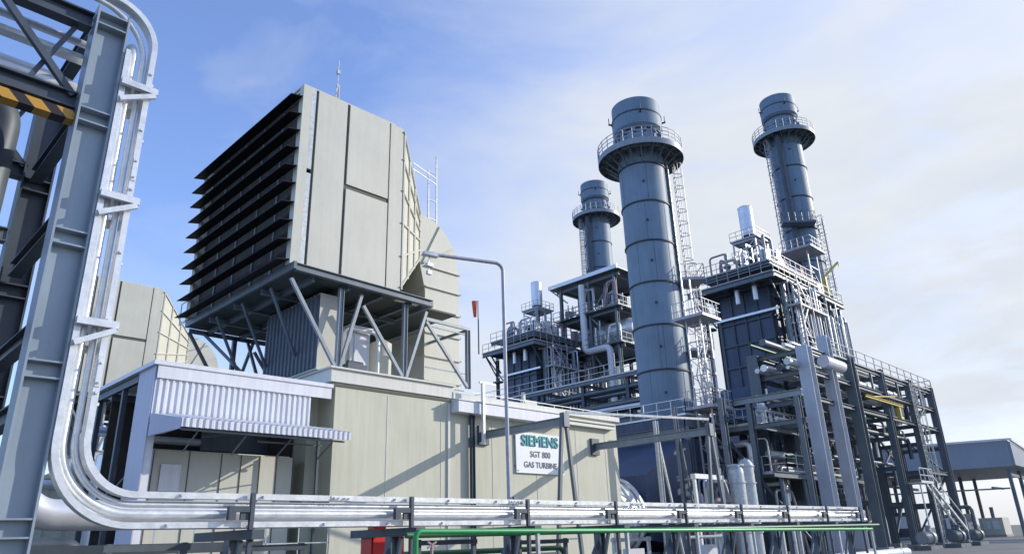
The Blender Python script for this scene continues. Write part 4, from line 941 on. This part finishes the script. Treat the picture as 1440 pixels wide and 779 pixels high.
# many loose risers, loops and valves among the frames (each its own thing)
rr = random.Random(42); k = 0
MS = (SILVER, GALVL, GALV, STEELG, STEEL, STEELL, RUST, STEELG)
for i in range(150):
    x = rr.uniform(38,62); y = rr.uniform(21.2,26) if x > 44 else rr.uniform(22.8,25.6)
    r = rr.choice((.06,.08,.1,.14,.2)); z0 = 0 if rr.random() < .6 else rr.choice((5.26,8.56)); 
    if z0 > 0 and (x < 46.6 or x > 57.5): z0 = 0
    if z0 > 0: y = rr.uniform(22.9,24.3)
    h = rr.uniform(1.8,5.5) if z0 == 0 else rr.uniform(1.0,3.0); m = MB(); kind = i % 4
    if kind == 0: m.path([(x,y,z0),(x,y,z0+h),(x+rr.uniform(1,3.5),y,z0+h),(x+3.6,y,z0)], r, 10, .35, 5); nm, lb, ct = 'looped_pipe', 'thin looped pipe among the dark frames right of the nearest chimney', 'pipe'
    elif kind == 1: m.path([(x,y,z0),(x,y,z0+h),(x,y+rr.uniform(.8,2.2),z0+h)], r, 10, .3, 5); nm, lb, ct = 'bent_riser', 'upright pipe bent at the top among the dark frames', 'pipe'
    elif kind == 2:
        m.tube((x,y,z0),(x,y,z0+min(h,3)),r+.05,14); m.tube((x,y,z0+min(h,3)*.6),(x,y,z0+min(h,3)*.6+.1),r+.2,14); m.tube((x-.3,y,z0+min(h,3)*.75),(x+.3,y,z0+min(h,3)*.75),r+.08,12); nm, lb, ct = 'valve_assembly', 'flanged valve body among the dark frames', 'valve'
    else:
        hh = rr.uniform(1.1,2.2); m.box((x,y,z0+.25),(x+.8,y+.4,z0+hh)); m.box((x-.04,y-.04,z0+hh),(x+.84,y+.44,z0+hh+.05)); m.bar((x+.1,y+.2,z0),(x+.1,y+.2,z0+.25),.07); m.bar((x+.7,y+.2,z0),(x+.7,y+.2,z0+.25),.07); m.bar((x+.4,y+.2,z0+hh),(x+.4,y+.2,z0+hh+.9),.05); nm, lb, ct = 'control_box', 'small box on legs among the dark frames', 'box'
    single(m, nm, MS[rr.randrange(8)], lb, ct, {'looped_pipe':'looped pipes among the frames','bent_riser':'bent risers among the frames','valve_assembly':'valves among the frames','control_box':'boxes among the frames'}[nm])

# ------------------------------------------------------------------ open shed far right
T = thing('open_shed', 'long blue-grey roofed open shed beyond the right end of the pipe rack', 'shed', (116, 40, 0))
m = MB(); m.hexa([(117.8,22.4,9.0),(141,22.4,8.6),(140,80,8.6),(105.2,80,9.1),(117.8,22.4,12.45),(141,22.4,9.9),(140,80,10.0),(105.2,80,13.0)]); m.build('roof_block', SHEDM, T)
m = MB(); m.hexa([(117.9,22.1,9.1),(141,22.1,8.7),(141,22.39,8.7),(117.9,22.39,9.1),(117.9,22.1,12.2),(141,22.1,9.8),(141,22.39,9.8),(117.9,22.39,12.2)]); m.build('gable_panel', SHEDM, T)
m = MB(); m.bar((117.8,22.0,12.5),(141,22.0,9.95),.3,.3); m.bar((117.6,22.1,12.5),(105.0,80,13.1),.3,.25); m.build('roof_trim', WHITE, T)
for x in (118,124,131,139):
    for y in (23.2,32,41,50,59,68,77):
        m = MB(); m.ibeam((x+.6-.215*(y-22),y,0),(x+.6-.215*(y-22),y,8.7),.4,.45,.05); m.build('column', STEELG, T)
for y in (23.3,41,59):
    m = MB(); m.bar((118.6-.215*(y-22),y,8.0),(139,y,7.6),.3,.4); m.each('beam', STEELG, T)
m = MB(); m.bar((118,25.5,6.4),(124,25.5,6.4),.25); m.bar((118.3,23.5,6.2),(110.4,60,6.2),.2); m.each('girt', STEELG, T)
for i, (x, y, w, dd_, h, ms) in enumerate(((120,30,3,4,3.2,STEELG),(122,38,4,5,3.8,STEEL),(119.5,47,3,4,2.8,WHITE),(126,27,4,3,2.6,BEIGE),(120,56,3,5,4.2,STEELG))):
    T = thing('shed_machine', ['grey','tall dark','white','beige','tallest grey'][i] + ' machine block standing under the far open shed', 'machine', (x, y, 0))
    m = MB(); m.box((x,y,.3),(x+w,y+dd_,h)); m.build('housing', ms, T)
    m = MB(); m.box((x-.05,y+.5,h*.4),(x-.001,y+dd_*.45,h*.85)); m.box((x-.05,y+dd_*.55,h*.4),(x-.001,y+dd_-.4,h*.85)); m.build('door', GALVL, T)
    m = MB(); m.box((x-.1,y-.1,0),(x+w+.1,y+dd_+.1,.299)); m.build('plinth', CONC, T)
    m = MB(); m.tube((x+w/2,y+dd_/2,h),(x+w/2,y+dd_/2,h+1.5),.25,12); m.build('exhaust_pipe', STEELG, T)
m = MB(); railing(m, [(84,12,0.02),(84,60,.02)], 1.0, 2.4, .04, (.5,), False)
for y in (12,): m.bar((84,12,1.02),(84,60,1.02),.08)
# low equipment between rack foot and shed
for i, (x, y, ms, lb) in enumerate(((69,18.3,STEELG,'dark pump skid left of the last pair of rack columns'),(75.5,18.5,STEELG,'grey pump skid at the foot of the last rack columns'),(62.5,18.6,STEELL,'lighter grey pump skid at the foot of the dark rack column'))):
    T = thing('pump_skid', lb, 'pump', (x, y, 0))
    m = MB(); m.box((x-1.4,y-.6,.01),(x+1.4,y+.6,.30)); m.build('base_frame', STEELG, T)
    m = MB(); m.tube((x-1.1,y,.85),(x+.2,y,.85),.42,20); 
    for q in range(7): m.tube((x-1.0+q*.17,y,.85),(x-.95+q*.17,y,.85),.47,20)
    m.build('motor', ms, T)
    m = MB(); m.lathe((x+.75,y,.85),[(.02,-.25),(.5,-.25),(.5,.25),(.02,.25)],24,'x'); m.tube((x+.75,y,.9),(x+.75,y,2.4 if i == 1 else 1.75),.16,14); m.tube((x+.75,y,1.6),(x+.75,y,1.68),.28,14); m.build('pump', ms, T)
    if i != 1: continue
    m = MB(); m.path([(x+.75,y,2.4),(x+.75,y,3.2),(x+.75,y+2.2,3.2)], .16, 12, .3, 5); m.build('outlet_pipe', STEELG, T)
m = MB(); m.bar((68,19.0,0.02),(68,19.0,5.0),.1); m.bar((68,19.0,5.0),(74,18.6,1.2),.14,.2); m.bar((68,19.0,6.1),(74,18.6,2.3),.06); m.bar((68.1,19.4,5.0),(74,19.2,1.2),.14,.2); m.bar((74,18.6,0),(74,18.6,2.3),.08); m.box((65,18.8,4.95),(68.1,19.8,5.02)); railing(m, [(65,18.8,5.02),(68.1,18.8,5.02)], 1.1, 1.0, .03); m.bar((65.2,19.0,0),(65.2,19.0,4.95),.1)
for q in range(12): m.bar((68.3+q*.48,18.62,4.7-q*.31),(68.3+q*.48,19.3,4.7-q*.31),.22,.03)
single(m, 'access_stair', GALVL, 'galvanised stair descending between the right rack columns', 'stair')
m = MB(); m.hexa([(97.5,12.2,.0),(98.3,12.2,.0),(98.3,13.0,.0),(97.5,13.0,.0),(97.6,12.3,.55),(98.2,12.3,.55),(98.2,12.9,.55),(97.6,12.9,.55)]); single(m, 'concrete_block', STEEL, 'small dark block lying on the yard at far right', 'block')
for o in COL.objects:
    if '_loc' in o: del o['_loc']

# ------------------------------------------------------------------ camera, light, sky
TH, RO, YA = R(20.295), R(-1.871), R(45.42)
fh = Vector((math.sin(YA), math.cos(YA), 0)); rt = Vector((math.cos(YA), -math.sin(YA), 0)); up = Vector((0,0,1))
fw = math.cos(TH)*fh + math.sin(TH)*up; u0 = rt.cross(fw)
r_ = math.cos(RO)*rt + math.sin(RO)*u0; u_ = -math.sin(RO)*rt + math.cos(RO)*u0
cam = bpy.data.cameras.new('camera'); co = bpy.data.objects.new('camera', cam); COL.objects.link(co)
mw = Matrix((( r_.x, u_.x, -fw.x, 0), (r_.y, u_.y, -fw.y, 0), (r_.z, u_.z, -fw.z, 1.6), (0,0,0,1)))
co.matrix_world = mw
cam.sensor_width = 36; cam.lens = 36 * 1001.2 / 1440; cam.clip_end = 6000; cam.clip_start = .1
S.camera = co
EL, AZ = R(21.5), R(-30)
sd = Vector((math.cos(EL)*math.cos(AZ), math.cos(EL)*math.sin(AZ), math.sin(EL)))
sun = bpy.data.lights.new('sun', 'SUN'); sun.energy = 3.8; sun.angle = R(.5); sun.color = (1.0, .94, .84)
so = bpy.data.objects.new('sun', sun); COL.objects.link(so); so.rotation_euler = sd.to_track_quat('Z', 'Y').to_euler(); so.location = (60,-40,60)
W = bpy.data.worlds.new('World'); S.world = W; W.use_nodes = True
nt = W.node_tree; N = nt.nodes; L = nt.links
bg = N['Background']; sky = N.new('ShaderNodeTexSky'); sky.sky_type = 'NISHITA'; sky.sun_disc = False
sky.sun_elevation = EL; sky.sun_rotation = math.pi/2 - AZ; sky.air_density = 1.0; sky.dust_density = 1.5; sky.ozone_density = 1.5
bg.inputs['Strength'].default_value = 0.15
tc = N.new('ShaderNodeTexCoord')
# thin high cloud, thicker toward the sun side and the horizon
mp = N.new('ShaderNodeMapping'); mp.inputs['Scale'].default_value = (1.0,1.0,2.6); mp.inputs['Rotation'].default_value = (0,0,R(20)); L.new(tc.outputs['Generated'], mp.inputs['Vector'])
n1 = N.new('ShaderNodeTexNoise'); n1.inputs['Scale'].default_value = 3.4; n1.inputs['Detail'].default_value = 9; n1.inputs['Roughness'].default_value = .55; n1.inputs['Distortion'].default_value = .4
L.new(mp.outputs['Vector'], n1.inputs['Vector'])
dp = N.new('ShaderNodeVectorMath'); dp.operation = 'DOT_PRODUCT'; dp.inputs[1].default_value = (1.0,-.10,-.35); L.new(tc.outputs['Generated'], dp.inputs[0])
rg = N.new('ShaderNodeMapRange'); rg.interpolation_type = 'SMOOTHSTEP'; rg.inputs['From Min'].default_value = .02; rg.inputs['From Max'].default_value = .72; rg.inputs['To Min'].default_value = 0.0; rg.inputs['To Max'].default_value = 1.0
L.new(dp.outputs['Value'], rg.inputs['Value'])
nm = N.new('ShaderNodeMapRange'); nm.inputs['From Min'].default_value = .35; nm.inputs['From Max'].default_value = .65; nm.inputs['To Min'].default_value = -.16; nm.inputs['To Max'].default_value = .22
L.new(n1.outputs['Fac'], nm.inputs['Value'])
ad = N.new('ShaderNodeMath'); ad.operation = 'ADD'; ad.use_clamp = True; L.new(rg.outputs['Result'], ad.inputs[0]); L.new(nm.outputs['Result'], ad.inputs[1])
gn = N.new('ShaderNodeVectorMath'); gn.operation = 'MULTIPLY'; gn.inputs[1].default_value = (1.65,1.75,2.25); L.new(sky.outputs['Color'], gn.inputs[0])
n3 = N.new('ShaderNodeTexNoise'); n3.inputs['Scale'].default_value = 6.5; n3.inputs['Detail'].default_value = 8; n3.inputs['Distortion'].default_value = .3; L.new(mp.outputs['Vector'], n3.inputs['Vector'])
cr = N.new('ShaderNodeMapRange'); cr.inputs['From Min'].default_value = .35; cr.inputs['From Max'].default_value = .65; L.new(n3.outputs['Fac'], cr.inputs['Value'])
cc = N.new('ShaderNodeMix'); cc.data_type = 'RGBA'; cc.inputs[6].default_value = (4.8,5.2,5.85,1); cc.inputs[7].default_value = (5.35,5.6,5.95,1); L.new(cr.outputs['Result'], cc.inputs[0])
mx = N.new('ShaderNodeMix'); mx.data_type = 'RGBA'; L.new(ad.outputs[0], mx.inputs[0]); L.new(gn.outputs['Vector'], mx.inputs[6]); L.new(cc.outputs[2], mx.inputs[7])
L.new(mx.outputs[2], bg.inputs['Color'])
S.view_settings.view_transform = 'Standard'; S.view_settings.look = 'None'; S.view_settings.exposure = 0
S.render.engine = 'CYCLES'; S.render.resolution_x = 1024; S.render.resolution_y = 553
